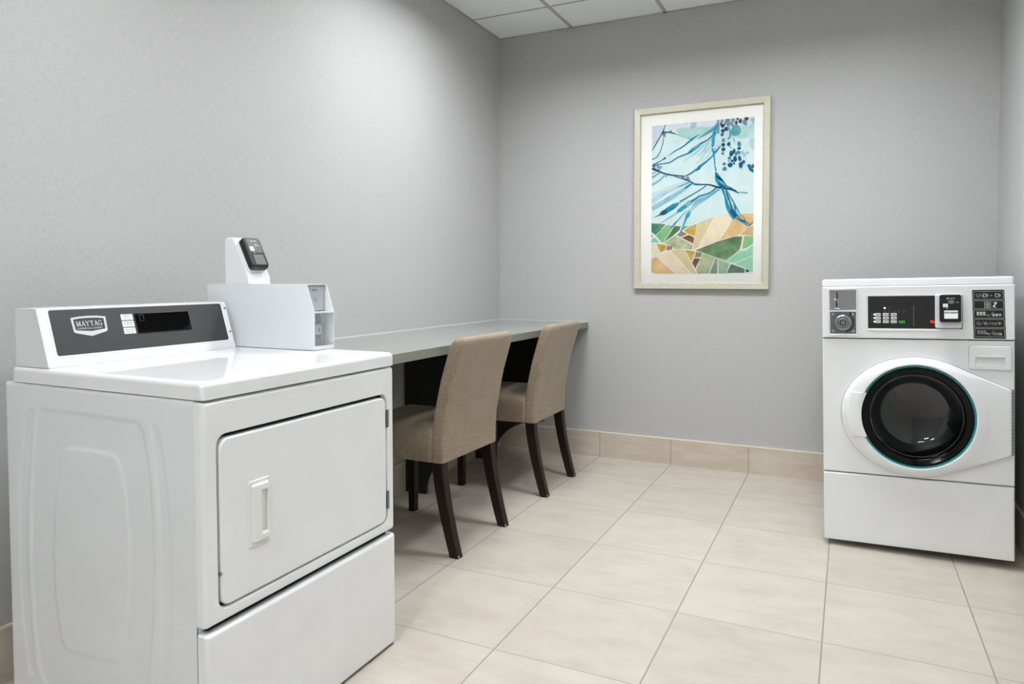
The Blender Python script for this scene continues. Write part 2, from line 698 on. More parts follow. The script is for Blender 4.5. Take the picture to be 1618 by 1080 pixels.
# ------------------------------------------------------------------ wall counter
CH, CD, CTH = 0.8649, 0.6425, 0.0371
CY1 = -2.385
t = thing('wall_counter', 'long grey laminate folding counter fixed along the left wall', 'counter', (0.32, -1.2, 0))
bm = NB()
box(bm, 0.0015, CY1, CH - CTH, CD, -0.0015, CH, 0.0012, 2)
for f in bm.faces:
    if abs(f.normal.z) < 0.5:
        f.material_index = 1
bm.normal_update()
for f in bm.faces:
    f.material_index = 0 if f.normal.z > 0.7 else 1
obj('countertop', bm, ['ctop', 'cedge'], t, world=True)
bm = NB()
box(bm, 0.0, CY1, CH, 0.0035, 0, CH + 0.0035)
box(bm, 0.0, -0.003, CH, CD - 0.01, 0, CH + 0.002)
obj('caulk_line', bm, 'caulk', t, world=True, label='thin pale bead along the walls')
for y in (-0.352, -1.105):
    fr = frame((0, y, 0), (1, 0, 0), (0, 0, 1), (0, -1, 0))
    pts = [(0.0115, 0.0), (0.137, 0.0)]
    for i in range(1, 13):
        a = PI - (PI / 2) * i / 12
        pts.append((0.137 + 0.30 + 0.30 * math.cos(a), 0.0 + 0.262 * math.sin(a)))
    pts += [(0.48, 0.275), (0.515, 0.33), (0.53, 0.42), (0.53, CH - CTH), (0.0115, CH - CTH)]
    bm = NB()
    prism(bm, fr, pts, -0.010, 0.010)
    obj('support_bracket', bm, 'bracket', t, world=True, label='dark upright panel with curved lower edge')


# ------------------------------------------------------------------ chairs
def make_chair(loc, rz, label):
    """origin on the floor under the seat centre; the back faces +x"""
    t = thing('dining_chair', label, 'chair', loc, (0, 0, rz), 'brown upholstered chairs at the wall counter')
    X = -0.44   # world x 0.44 is the local origin
    def xf(z):   # rear face of the backrest
        tab = [(0.385, 0.672), (0.45, 0.672), (0.53, 0.678), (0.63, 0.697), (0.72, 0.717), (0.80, 0.741), (0.86, 0.760), (0.906, 0.777)]
        for (a, b), (c, d) in zip(tab, tab[1:]):
            if z <= c:
                return b + (d - b) * (z - a) / (c - a)
        return tab[-1][1]
    bm = NB()
    lps = []
    zs = [0.385, 0.392, 0.43, 0.48, 0.53, 0.58, 0.63, 0.68, 0.73, 0.78, 0.82, 0.85, 0.872, 0.886, 0.896, 0.902, 0.905]
    th = 0.064
    for z in zs:
        q = max(0.0, z - 0.872) / 0.033
        sh = 0.030 * (1 - math.sqrt(max(0, 1 - q * q)))
        ww = 0.450 - 0.018 * (z - 0.385) / 0.52
        if z < 0.39:
            sh = 0.003
        cx = xf(z) - th / 2 + X
        lps.append([Vector((cx + x, y, z)) for x, y in rr(th - 2 * sh * 0.92, ww - 2 * sh, 0.015 if q < 0.5 else 0.008, 4)])
    loft(bm, lps)
    obj('backrest', bm, 'fabric', t, sharp=60)
    bm = NB()
    sp = []
    for z, ins in ((0.385, 0.004), (0.390, 0.0), (0.47, 0.0), (0.495, 0.002), (0.512, 0.010), (0.523, 0.024), (0.531, 0.055), (0.536, 0.10), (0.538, 0.15)):
        sp.append((0, 0, 0, 0, 0, 0))
        sp[-1] = (X + (0.172 + 0.63) / 2, 0.0, 0.458 - 2 * ins * 0.8, 0.452 - 2 * ins, max(0.02, 0.03 - ins * 0.1), z)
    rrl(bm, ID, sp, n=5)
    obj('seat', bm, 'fabric', t, sharp=60)
    for s in (-1, 1):
        bm = NB()      # rear leg sweeps back
        lp = []
        for i in range(9):
            q = i / 8
            z = 0.386 * (1 - q)
            cx = 0.640 + 0.080 * q ** 1.45 + X
            hw = 0.022 - 0.0045 * q
            cy = s * (0.198 + 0.001 * q)
            lp.append([Vector((cx + a, cy + b, z)) for a, b in rr(hw * 2 + 0.008, hw * 2, 0.002, 1)])
        loft(bm, lp)
        lg = obj('leg', bm, 'wood', t)
        bm = NB()
        px = 0.720 + X
        box(bm, px + 0.012, s * 0.199 - 0.0172, 0.0, px + 0.0218, s * 0.199 - 0.008, 0.012, 0.0005)
        obj('worn_edge', bm, 'scuff', lg, label='scuffed pale patch at the foot')
        bm = NB()
        lp = []
        for i in range(5):
            q = i / 4
            z = 0.386 * (1 - q)
            hw = 0.021 - 0.004 * q
            lp.append([Vector((0.216 + X + a, s * 0.192 + b, z)) for a, b in rr(hw * 2, hw * 2, 0.002, 1)])
        loft(bm, lp)
        obj('leg', bm, 'wood', t)
    return t


def dup(root, loc, rz, label):
    r = root.copy()
    COL.objects.link(r)
    r.location = loc
    r.rotation_euler = (0, 0, rz)
    r['label'] = label
    for ch in list(root.children):
        c = ch.copy()
        COL.objects.link(c)
        c.parent = r
        for g in ch.children:
            d = g.copy()
            COL.objects.link(d)
            d.parent = c
    return r


chA = make_chair((0.442, -1.545, 0), math.radians(-1.5), 'brown woven upholstered chair with dark legs, the one nearer the white dryer')
chB = dup(chA, (0.448, -0.695, 0), math.radians(1.2), 'brown woven upholstered chair with dark legs, the one nearer the back wall')

# ------------------------------------------------------------------ framed artwork
AX0, AX1, AZ0, AZ1 = 0.9524, 1.7530, 1.0824, 2.1856
t = thing('framed_artwork', 'abstract blue and orange watercolour print in a champagne frame on the back wall', 'picture', ((AX0 + AX1) / 2, -0.001, AZ0))
fr = frame((0, -0.001, 0), (1, 0, 0), (0, 0, 1), (0, -1, 0))
cu, cv, fw, fh = (AX0 + AX1) / 2, (AZ0 + AZ1) / 2, AX1 - AX0, AZ1 - AZ0
bm = NB()
rrl(bm, fr, [(cu, cv, fw - 0.0, fh - 0.0, 0.001, 0.0), (cu, cv, fw, fh, 0.001, 0.026), (cu, cv, fw - 0.004, fh - 0.004, 0.001, 0.029),
             (cu, cv, fw - 0.070, fh - 0.070, 0.001, 0.027), (cu, cv, fw - 0.078, fh - 0.078, 0.001, 0.023), (cu, cv, fw - 0.080, fh - 0.080, 0.001, 0.012),
             (cu, cv, fw - 0.080, fh - 0.080, 0.001, 0.002)], cap0=True, cap1=True, n=1)
obj('frame', bm, 'gold', t, world=True, smooth=False)
bm = NB()
plate(bm, fr, cu - fw / 2 + 0.0401, cv - fh / 2 + 0.0401, cu + fw / 2 - 0.0401, cv + fh / 2 - 0.0401, 0.0022, 0.012, 0.0005, 0.0002)
mb = obj('mat_board', bm, 'matb', t, world=True, smooth=False)
# the print
PU0, PV0, PW, PH = 1.0595, 1.1745, 0.604, 0.903
ACOL = dict(
    sky=((204, 232, 230), (222, 242, 240)), lil=((196, 210, 228), (214, 226, 238)), lil2=((212, 226, 238), (226, 236, 242)),
    mint=((150, 216, 200), (190, 230, 222)), mint2=((160, 218, 208), (196, 232, 226)), wash=((196, 226, 230), (214, 236, 238)),
    cream=((236, 236, 222), (240, 240, 230)), g1=((62, 132, 98), (104, 172, 136)), g2=((116, 192, 122), (152, 210, 148)), g3=((74, 122, 74), (124, 168, 110)),
    g4=((118, 188, 84), (140, 200, 100)), g5=((92, 128, 84), (134, 178, 130)), ol=((158, 176, 118), (206, 216, 176)), br=((158, 122, 98), (178, 146, 122)), br2=((112, 78, 54), (152, 116, 90)),
    ye=((196, 158, 62), (230, 188, 96)), tan=((224, 202, 150), (234, 214, 168)), ta2=((206, 174, 120), (222, 194, 142)), pea=((242, 220, 180), (246, 232, 204)),
    ornge=((232, 184, 112), (244, 210, 156)), red=((216, 140, 112), (226, 160, 130)), mi=((140, 220, 178), (168, 228, 190)), tq=((92, 206, 184), (126, 216, 196)),
    pal=((236, 226, 182), (240, 232, 200)), gg=((128, 152, 128), (164, 186, 162)), pg=((146, 190, 156), (178, 212, 180)), td=((66, 106, 96), (112, 150, 132)), dk=((42, 58, 66), (60, 78, 84)),
    gb2=((158, 186, 204), (180, 202, 216)), pl=((178, 206, 224), (192, 216, 228)), fe=((168, 214, 220), (190, 226, 230)), t1=((0, 124, 166), (26, 164, 200)), t2=((66, 158, 184), (96, 184, 202)),
    t3=((10, 140, 184), (60, 180, 206)), t4=((0, 88, 128), (10, 120, 158)), t5=((92, 176, 206), (130, 198, 216)), d=((6, 62, 96), (14, 88, 124)), d2=((20, 70, 110), (18, 104, 144)),
    pb=((118, 184, 212), (160, 208, 224)), pw=((190, 222, 230), (208, 232, 236)), pv=((160, 208, 222), (188, 222, 232)), gb=((104, 138, 164), (134, 164, 186)), dg=((44, 62, 82), (78, 96, 116)),
    ta=((70, 150, 180), (110, 188, 198)), bd=((8, 84, 122), (18, 116, 150)), bl=((24, 134, 176), (60, 172, 200)))
ALIAS = {'g1b': 'g1', 'g2b': 'g2', 'g5b': 'g5', 'or': 'ornge', 'mib': 'mi'}
keys = list(ACOL)
ART = [('p',[(0,1000),(135,1000),(119,975),(1,837)],'lil',None),('p',[(145,1000),(512,1000),(513,965),(284,969),(167,958),(124,964)],'lil2',None),('p',[(466,1000),(670,1000),(645,961),(467,965)],'lil2',None),('p',[(765,1000),(999,1000),(1000,962),(933,946),(795,951)],'lil2',None),('p',[(242,961),(316,970),(513,965),(538,963),(539,912),(472,916),(405,892),(316,915),(263,935)],'mint',None),('p',[(482,964),(650,962),(585,930),(534,913),(483,895)],'mint',None),('p',[(795,951),(933,946),(998,962),(999,872),(875,866),(786,891)],'mint2',None),('p',[(641,910),(756,913),(767,831),(677,823),(637,838)],'wash',None),('p',[(0,345),(150,336),(296,317),(391,320),(459,333),(539,356),(631,376),(788,387),(910,390),(1000,388),(1000,0),(0,0)],'cream',None),('p',[(0,342),(87,339),(147,332),(98,296),(45,263),(0,284)],'g1','g1b'),('p',[(0,275),(20,258),(0,242)],'tq','tq'),('p',[(0,231),(31,247),(88,211),(0,213)],'tq','tq'),('p',[(161,329),(230,321),(179,267),(116,208),(45,256),(101,296)],'g2','g2b'),('p',[(237,320),(303,316),(289,292),(227,257),(123,208),(186,267)],'g3','g2'),('p',[(248,257),(310,233),(423,190),(417,161),(325,167),(228,179),(134,206)],'ol','g3'),('p',[(323,315),(385,318),(327,292),(310,287)],'g4','g4'),('p',[(310,284),(368,264),(297,244),(259,261)],'br','br'),('p',[(382,258),(436,240),(427,199),(310,240)],'br2','br'),('p',[(334,288),(391,315),(458,329),(443,249),(372,266)],'ye','ol'),('p',[(462,331),(539,353),(628,372),(566,292),(501,212),(474,172),(427,161),(443,244)],'tan','ta2'),('p',[(638,374),(730,384),(794,385),(801,358),(731,275),(673,218),(554,188),(484,172),(553,265),(606,326)],'pea','tan'),('p',[(811,366),(910,386),(1000,385),(1000,316),(930,284),(867,255),(764,234),(683,219),(750,283)],'or','ye'),('p',[(1000,307),(1000,241),(880,252),(949,293)],'ta2','ta2'),('p',[(447,154),(534,177),(680,213),(816,238),(899,239),(887,184),(872,151),(747,84),(668,102),(555,130)],'g5','g5b'),('p',[(764,232),(854,248),(874,245),(822,240)],'red','red'),('p',[(918,241),(1000,239),(1000,191),(945,166),(897,157),(906,197)],'g2','br'),('p',[(1000,182),(1000,120),(908,91),(825,68),(750,81),(875,144),(932,148)],'mi','tq'),('p',[(1000,115),(1000,10),(979,16),(896,47),(831,63),(914,87)],'mi','mib'),('p',[(0,208),(46,206),(92,142),(39,121),(0,140)],'pal','tan'),('p',[(53,205),(158,192),(141,157),(96,144)],'ye','ol'),('p',[(165,190),(221,184),(215,163),(152,156)],'br','br'),('p',[(232,179),(339,164),(235,165)],'ol','ol'),('p',[(0,98),(54,116),(146,60),(247,0),(69,0),(0,12)],'or','ye'),('p',[(64,119),(187,154),(298,78),(402,0),(258,0),(153,65)],'pea','tan'),('p',[(197,157),(270,164),(335,160),(394,86),(463,0),(415,0),(312,78)],'tan','ta2'),('p',[(342,159),(448,146),(408,82),(366,132)],'ye','or'),('p',[(458,144),(514,137),(505,110),(441,108)],'br','br'),('p',[(438,102),(499,99),(449,34),(418,70)],'br2','br'),('p',[(522,133),(589,118),(642,105),(609,53),(582,0),(473,0),(456,25),(495,85)],'ol','g3'),('p',[(645,100),(668,98),(665,53),(663,0),(590,0),(622,62)],'gg','dk'),('p',[(675,95),(740,79),(783,66),(745,0),(676,0)],'pg','gg'),('p',[(796,61),(921,32),(925,5),(754,4)],'td','gg'),('p',[(931,30),(976,14),(938,7)],'dk','dk'),('p',[(334,1000),(375,1000),(352,991)],'gb2',None),('p',[(394,1000),(451,1000),(451,976),(436,963),(394,954),(376,963),(399,979)],'gb2',None),('p',[(1000,862),(963,864),(951,835),(964,808),(1000,787)],'pl',None),('p',[(1000,997),(956,985),(1000,947)],'gb2',None),('s',[(636,907),(576,821),(485,757)],[20.6,15.4,7.2],'fe'),('s',[(595,882),(515,804),(453,772)],[20.6,15.4,7.2],'fe'),('s',[(560,870),(484,812),(402,771)],[15.4,13.4,5.1],'fe'),('s',[(612,819),(556,767),(490,736)],[13.4,10.3,5.1],'fe'),('s',[(514,852),(453,807),(318,744)],[13.4,15.4,6.2],'fe'),('s',[(545,823),(510,763),(449,728)],[11.3,11.3,5.1],'fe'),('s',[(670,1000),(650,971),(610,942),(534,913),(462,889)],[8.2,22.6,30.9,17.5,7.2],'t2'),('s',[(650,964),(595,895),(483,847),(422,815),(370,797)],[15.4,12.3,9.3,10.3,7.2],'t1'),('s',[(605,895),(534,871),(483,857),(422,829),(370,806)],[7.2,6.2,6.2,5.1,4.1],'t1'),('s',[(635,927),(616,898),(614,853),(609,826)],[30.9,32.9,25.7,18.5],'t3'),('s',[(658,963),(658,912)],[25.7,28.8],'t2'),('s',[(660,1000),(658,953)],[18.5,25.7],'gb'),('s',[(685,829),(652,804),(607,768),(546,734),(485,705),(475,695),(444,681)],[7.2,17.5,14.4,17.5,25.7,30.9,15.4],'t1'),('s',[(475,706),(423,677),(387,661),(345,649)],[5.1,17.5,15.4,4.1],'t2'),('s',[(454,686),(403,666),(340,649)],[6.2,6.2,8.2],'d'),('s',[(604,820),(622,774),(631,716),(631,709),(644,671)],[15.4,13.4,10.3,8.2,13.4],'t1'),('s',[(637,821),(622,781)],[6.2,10.3],'t1'),('s',[(642,838),(672,823)],[5.1,5.1],'t2'),('p',[(636,668),(654,660),(690,628),(725,596),(751,571),(741,571),(700,597),(654,640),(700,614),(713,595),(665,612),(721,579),(761,564),(701,563),(676,567),(657,599),(642,630)],'t1',None),('s',[(639,664),(650,606),(691,563)],[8.2,20.6,15.4],'t1'),('s',[(670,591),(706,566)],[10.3,15.4],'d'),('s',[(140,1000),(114,958),(50,884),(4,835)],[6.2,10.3,10.3,8.2],'t4'),('s',[(127,975),(103,941)],[7.2,7.2],'d'),('s',[(120,915),(112,874),(83,819),(45,785),(4,776)],[6.2,7.2,7.2,7.2,9.3],'t4'),('s',[(108,955),(189,945),(237,935)],[13.4,9.3,11.3],'d'),('s',[(237,935),(316,911),(405,889)],[6.2,4.1,6.2],'t2'),('r',(109,942),12.3,'d'),('r',(130,945),12.3,'d'),('r',(129,927),12.3,'d'),('r',(192,950),12.3,'d'),('s',[(488,919),(405,887),(317,845),(233,818),(164,787)],[3.1,17.5,12.3,10.3,2.1],'t1'),('s',[(5,738),(51,748),(105,765),(145,780)],[7.2,10.3,6.2,20.6],'t4'),('s',[(5,731),(105,740),(186,747),(265,775),(344,792),(396,806),(483,843)],[12.3,10.3,12.3,10.3,14.4,18.5,11.3],'t1'),('s',[(370,806),(422,833),(514,866)],[5.1,6.2,6.2],'t1'),('s',[(2,713),(73,692),(127,676),(213,660),(330,649)],[17.5,15.4,12.3,13.4,8.2],'d'),('s',[(213,661),(293,637),(361,620),(414,603),(445,589),(518,585)],[10.3,7.2,11.3,12.3,12.3,7.2],'t4'),('s',[(445,596),(517,590),(523,587)],[5.1,4.1,6.2],'t2'),('s',[(487,585),(528,586),(589,581),(655,565),(701,558),(791,544),(863,517)],[4.1,9.3,12.3,15.4,18.5,15.4,7.2],'d'),('s',[(706,573),(771,560),(841,531)],[7.2,10.3,10.3],'t4'),('s',[(861,526),(944,516)],[6.2,12.3],'t2'),('r',(24,723),11.3,'d'),('r',(67,722),11.3,'d'),('r',(94,718),11.3,'d'),('r',(40,706),11.3,'d'),('r',(73,703),11.3,'d'),('r',(330,643),11.3,'d'),('r',(367,638),11.3,'d'),('r',(351,626),11.3,'d'),('r',(380,623),11.3,'d'),('r',(314,643),11.3,'d'),('s',[(51,689),(2,677)],[8.2,13.4],'pb'),('s',[(89,684),(3,652)],[9.3,22.6],'t5'),('s',[(138,668),(74,628),(3,603)],[8.2,14.4,22.6],'t5'),('s',[(170,665),(141,652)],[6.2,10.3],'t1'),('s',[(372,613),(214,588),(4,528)],[6.2,20.6,41.2],'pw'),('s',[(388,607),(267,579),(107,535),(4,489)],[9.3,13.4,30.9,41.2],'pv'),('s',[(388,607),(320,591),(267,577)],[10.3,12.3,9.3],'t5'),('s',[(419,601),(320,559),(188,508),(4,442)],[14.4,22.6,39.1,41.2],'pb'),('s',[(419,601),(341,569)],[14.4,17.5],'t1'),('s',[(548,579),(487,550),(425,528),(289,480)],[9.3,9.3,10.3,15.4],'t1'),('p',[(289,478),(215,468),(151,442),(103,418),(84,396),(130,396),(173,413),(237,436),(268,456)],'t1',None),('p',[(124,430),(92,415),(84,396),(130,396),(162,408),(162,427)],'d2',None),('s',[(92,399),(27,383)],[12.3,2.1],'t4'),('s',[(650,561),(580,529),(488,512),(457,499),(400,476)],[12.3,13.4,15.4,17.5,25.7],'t1'),('p',[(410,487),(363,471),(311,451),(269,428),(253,405),(301,413),(343,433),(405,462)],'t3',None),('s',[(394,480),(353,453)],[30.9,41.2],'pb'),('s',[(264,409),(240,399),(97,343)],[12.3,13.4,7.2],'pb'),('s',[(676,553),(565,509),(488,484),(457,471),(416,445)],[7.2,20.6,30.9,30.9,10.3],'t5'),('s',[(681,550),(565,495),(488,463),(406,421)],[4.1,4.1,4.1,5.1],'t2'),('s',[(416,445),(385,421),(336,405),(206,308)],[7.2,5.1,9.3,13.4],'t5'),('s',[(261,355),(206,308)],[6.2,12.3],'t1'),('p',[(400,419),(377,413),(353,396),(336,355),(310,301),(279,263),(294,263),(337,319),(358,361),(391,386)],'t3',None),('s',[(701,559),(732,504),(758,435),(793,386),(821,348)],[22.6,16.5,30.9,30.9,8.2],'t1'),('s',[(736,548),(762,496),(803,423),(838,371)],[7.2,18.5,9.3,30.9],'t4'),('s',[(746,547),(817,457),(862,398),(917,353),(920,339)],[5.1,13.4,5.1,6.2,15.4],'t1'),('s',[(772,479),(793,417),(814,355)],[13.4,10.3,10.3],'t1'),('s',[(822,450),(838,395),(875,360)],[20.6,10.3,6.2],'t1'),('s',[(812,464),(872,394),(859,391),(878,360)],[5.1,5.1,4.1,5.1],'t2'),('s',[(788,411),(840,365)],[25.7,30.9],'d2'),('s',[(820,364),(891,333),(955,306)],[6.2,7.2,8.2],'t1'),('s',[(846,363),(904,340),(971,315)],[5.1,15.4,6.2],'t4'),('s',[(833,361),(917,328),(974,317)],[4.1,4.1,4.1],'t2'),('s',[(955,306),(974,314),(996,333)],[6.2,9.3,7.2],'t1'),('e',(703,960),19.5,19.5,20,'dg'),('e',(685,973),9.3,14.4,0,'dg'),('e',(738,936),16.5,21.6,-20,'dg'),('e',(844,995),13.4,11.3,0,'dg'),('e',(869,979),17.5,20.6,0,'dg'),('e',(832,971),12.9,19.5,0,'dg'),('e',(926,990),19.5,19.5,0,'dg'),('e',(697,990),14.4,19.5,0,'gb'),('e',(802,989),17.5,20.6,0,'gb'),('e',(912,966),17.5,30.9,-30,'gb'),('e',(750,991),24.7,20.6,0,'gb'),('e',(758,967),16.5,24.7,0,'gb'),('e',(730,976),10.3,20.6,0,'gb'),('e',(790,965),15.4,25.7,-30,'gb'),('e',(828,923),47.3,51.4,0,'ta'),('e',(706,926),19.5,19.5,0,'bd'),('e',(700,902),15.4,15.4,0,'bd'),('e',(710,836),17.5,17.5,0,'bd'),('e',(712,806),19.5,18.5,0,'bd'),('e',(788,776),19.5,27.8,0,'bd'),('e',(812,789),12.3,26.7,10,'bd'),('e',(824,739),18.5,27.8,-10,'bd'),('e',(796,728),12.9,14.4,0,'bd'),('e',(814,711),8.7,12.9,0,'bd'),('e',(867,740),15.4,26.7,-15,'bd'),('e',(904,717),15.4,16.5,0,'bd'),('e',(878,698),18.5,31.9,0,'bd'),('e',(778,702),24.7,22.6,0,'bd'),('e',(764,838),16.5,19.5,0,'bd'),('e',(861,805),17.5,13.4,0,'bd'),('e',(712,865),15.4,19.5,0,'bl'),('e',(708,780),14.4,14.4,0,'bl'),('e',(771,747),17.5,15.4,0,'bl'),('e',(722,712),17.0,13.9,0,'bl'),('e',(726,680),21.6,18.5,0,'bl'),('e',(857,778),19.5,17.5,0,'bl'),('e',(764,728),8.2,7.2,0,'bl'),('e',(832,771),10.3,25.7,0,'bl'),('e',(861,833),18.5,25.7,-15,'bl'),('e',(904,769),14.4,35.0,-30,'pb'),('e',(938,774),16.5,13.4,0,'pb'),('e',(811,863),7.2,32.9,-15,'pb'),('e',(992,686),10.3,20.6,0,'dg'),('s',[(755,950),(776,912),(769,879),(751,873)],[10.3,15.4,17.5,12.3],'t2'),('s',[(772,824),(790,810)],[8.2,8.2],'t2'),('p',[(934,697),(970,699),(995,662),(998,642),(961,660)],'bd',None),('s',[(956,694),(990,659)],[15.4,15.4],'t1')]
bm = NB()
A_S = 0.001 * PW
fa = lambda p: (PU0 + p[0] * 0.001 * PW, PV0 + p[1] * 0.001 * PH)
dd = 0.0126
box_pts = [(PU0, PV0), (PU0 + PW, PV0), (PU0 + PW, PV0 + PH), (PU0, PV0 + PH)]
prism(bm, fr, box_pts, 0.0121, dd, mi=keys.index('sky'))
def ci(c):
    return keys.index(ALIAS.get(c, c))
def clampp(q):
    return (min(max(q[0], PU0), PU0 + PW), min(max(q[1], PV0), PV0 + PH))
for it in ART:
    dd += 0.000018
    if it[0] == 'p':
        flat(bm, fr, [clampp(fa(p)) for p in it[1]], dd, ci(it[2]))
    elif it[0] == 's':
        pts, ws = smooth_line([fa(p) for p in it[1]], [q * A_S * 1.1 for q in it[2]])
        Lp, Rp = stroke_pts(pts, ws)
        a = [bm.verts.new(fr(*clampp(q), dd)) for q in Lp]
        b = [bm.verts.new(fr(*clampp(q), dd)) for q in Rp]
        for i in range(len(a) - 1):
            f = bm.faces.new((a[i], a[i + 1], b[i + 1], b[i]))
            f.material_index = ci(it[3])
    elif it[0] == 'r':
        u, v = fa(it[1])
        r = it[2] * A_S
        loft(bm, [[fr(*clampp((u + rr_ * math.cos(i * PI / 6), v + rr_ * math.sin(i * PI / 6))), dd) for i in range(12)] for rr_ in (r * 0.55, r * 1.1)], False, False, ci(it[3]))
    else:
        u, v = fa(it[1])
        ax, ay, an = it[2] * A_S, it[3] * A_S, math.radians(it[4])
        pts = []
        for i in range(14):
            q = 2 * PI * i / 14
            k_ = 1 + 0.06 * math.sin(3 * q + u * 300)
            x, y = ax * math.cos(q) * k_, ay * math.sin(q) * k_
            pts.append(clampp((u + x * math.cos(an) + y * math.sin(an), v - x * math.sin(an) + y * math.cos(an))))
        flat(bm, fr, pts, dd, ci(it[5]))
bmesh.ops.delete(bm, geom=[f for f in bm.faces if f.calc_area() < 1e-10], context='FACES')
# the print keeps each brush mark's own facing, so no merging or normal repair here
bmesh.ops.translate(bm, verts=bm.verts, vec=-t.location)
me = bpy.data.meshes.new('watercolour_print')
bm.to_mesh(me)
bm.free()
for kk in keys:
    me.materials.append(wc(kk, *ACOL[kk], sc=7.0 if kk == 'sky' else 16.0))
pr_ = bpy.data.objects.new('watercolour_print', me)
COL.objects.link(pr_)
pr_.parent = t
pr_['label'] = 'print of branches, berries and patchwork fields'
bm = NB()
prism(bm, fr, [(cu - fw / 2 + 0.0402, cv - fh / 2 + 0.0402), (cu + fw / 2 - 0.0402, cv - fh / 2 + 0.0402), (cu + fw / 2 - 0.0402, cv + fh / 2 - 0.0402), (cu - fw / 2 + 0.0402, cv + fh / 2 - 0.0402)], 0.0185, 0.0200)
obj('glass_pane', bm, 'pane', t, world=True, smooth=False)

# ------------------------------------------------------------------ dryer
DX0, DX1, DY0, DY1 = 0.151, 0.888, -3.081, -2.397
t = thing('dryer', 'white commercial clothes dryer with slanted dark control panel, against the left wall', 'dryer', ((DX0 + DX1) / 2, (DY0 + DY1) / 2, 0))
# cabinet: flat box plus pressed side panel facing the room
side_loops = dict(
    outer=[(0.300, 0.812), (0.5, 0.814), (0.672, 0.812), (0.690, 0.79), (0.709, 0.705), (0.718, 0.588), (0.720, 0.48), (0.715, 0.38), (0.704, 0.288), (0.684, 0.16), (0.665, 0.125), (0.454, 0.105), (0.300, 0.098), (0.278, 0.120), (0.256, 0.24), (0.247, 0.408), (0.254, 0.556), (0.270, 0.705), (0.285, 0.795)],
    inner=[(0.404, 0.724), (0.497, 0.728), (0.584, 0.726), (0.606, 0.706), (0.626, 0.628), (0.635, 0.536), (0.633, 0.441), (0.621, 0.344), (0.600, 0.245), (0.578, 0.220), (0.478, 0.211), (0.384, 0.208), (0.364, 0.232), (0.345, 0.33), (0.341, 0.46), (0.356, 0.592), (0.384, 0.702)],
    lg=[(0.254, 0.809), (0.276, 0.809), (0.262, 0.74), (0.240, 0.59), (0.230, 0.441), (0.234, 0.292), (0.252, 0.115), (0.226, 0.112), (0.203, 0.248), (0.197, 0.435), (0.207, 0.623), (0.235, 0.789)],
    rg=[(0.716, 0.812), (0.740, 0.812), (0.760, 0.72), (0.774, 0.62), (0.778, 0.48), (0.772, 0.34), (0.748, 0.12), (0.724, 0.12), (0.740, 0.30), (0.746, 0.461), (0.742, 0.60), (0.730, 0.721)])


def sdist(x, z, poly):
    ins = False
    dm = 1e9
    n = len(poly)
    for i in range(n):
        x0, z0 = poly[i]
        x1, z1 = poly[(i + 1) % n]
        if (z0 > z) != (z1 > z) and x < (x1 - x0) * (z - z0) / (z1 - z0) + x0:
            ins = not ins
        ex, ez = x1 - x0, z1 - z0
        q = max(0, min(1, ((x - x0) * ex + (z - z0) * ez) / (ex * ex + ez * ez)))
        dm = min(dm, math.hypot(x - x0 - ex * q, z - z0 - ez * q))
    return -dm if ins else dm


def step(a, wd=0.0045):
    q = max(0, min(1, 0.5 - a / (2 * wd)))
    return q * q * (3 - 2 * q)


bm = NB()
XS0, XS1, ZS0, ZS1 = DX0, 0.8575, 0.012, 0.875
nx, nz = 150, 180
grid = []
SL = {k_: v for k_, v in side_loops.items()}
for j in range(nz + 1):
    row = []
    z = ZS0 + (ZS1 - ZS0) * j / nz
    for i in range(nx + 1):
        x = XS0 + (XS1 - XS0) * i / nx
        d = -0.0024 * step(sdist(x, z, SL['outer'])) + 0.0020 * step(sdist(x, z, SL['inner'])) - 0.0018 * step(sdist(x, z, SL['lg'])) - 0.0018 * step(sdist(x, z, SL['rg']))
        e = min(x - XS0, ZS1 - z, 0.006)
        if e < 0.006:
            d -= 0.004 * (1 - math.sqrt(max(0, 1 - (1 - e / 0.006) ** 2)))
        row.append(bm.verts.new((x, DY0 - d, z)))
    grid.append(row)
for j in range(nz):
    for i in range(nx):
        bm.faces.new((grid[j][i], grid[j][i + 1], grid[j + 1][i + 1], grid[j + 1][i]))
cab = obj('side_panel', bm, 'enamel_side', t, world=True, sharp=80, label='pressed side panel with embossed rounded outlines')
bm = NB()
box(bm, DX0, DY0 + 0.004, 0.012, 0.8575, DY1, 0.8745, 0.003)
obj('cabinet', bm, 'enamel_side', t, world=True)
bm = NB()
box(bm, 0.80, DY0 + 0.02, 0.02, 0.868, DY1 - 0.02, 0.870)  # black box puts the shade between the panels into colour
obj('gap_shade_backing', bm, 'gap', t, world=True, label='black backing painted as shade in the panel gaps')
for ax in (0.22, 0.80):
    for ay in (DY0 + 0.05, DY1 - 0.05):
        bm = NB()
        lathe(bm, frame((ax, ay, 0), (1, 0, 0), (0, 1, 0), (0, 0, 1)), 0, 0, [(0.018, 0), (0.02, 0.004), (0.012, 0.006), (0.012, 0.02)], n=16)
        obj('foot', bm, 'rubber', t, world=True)
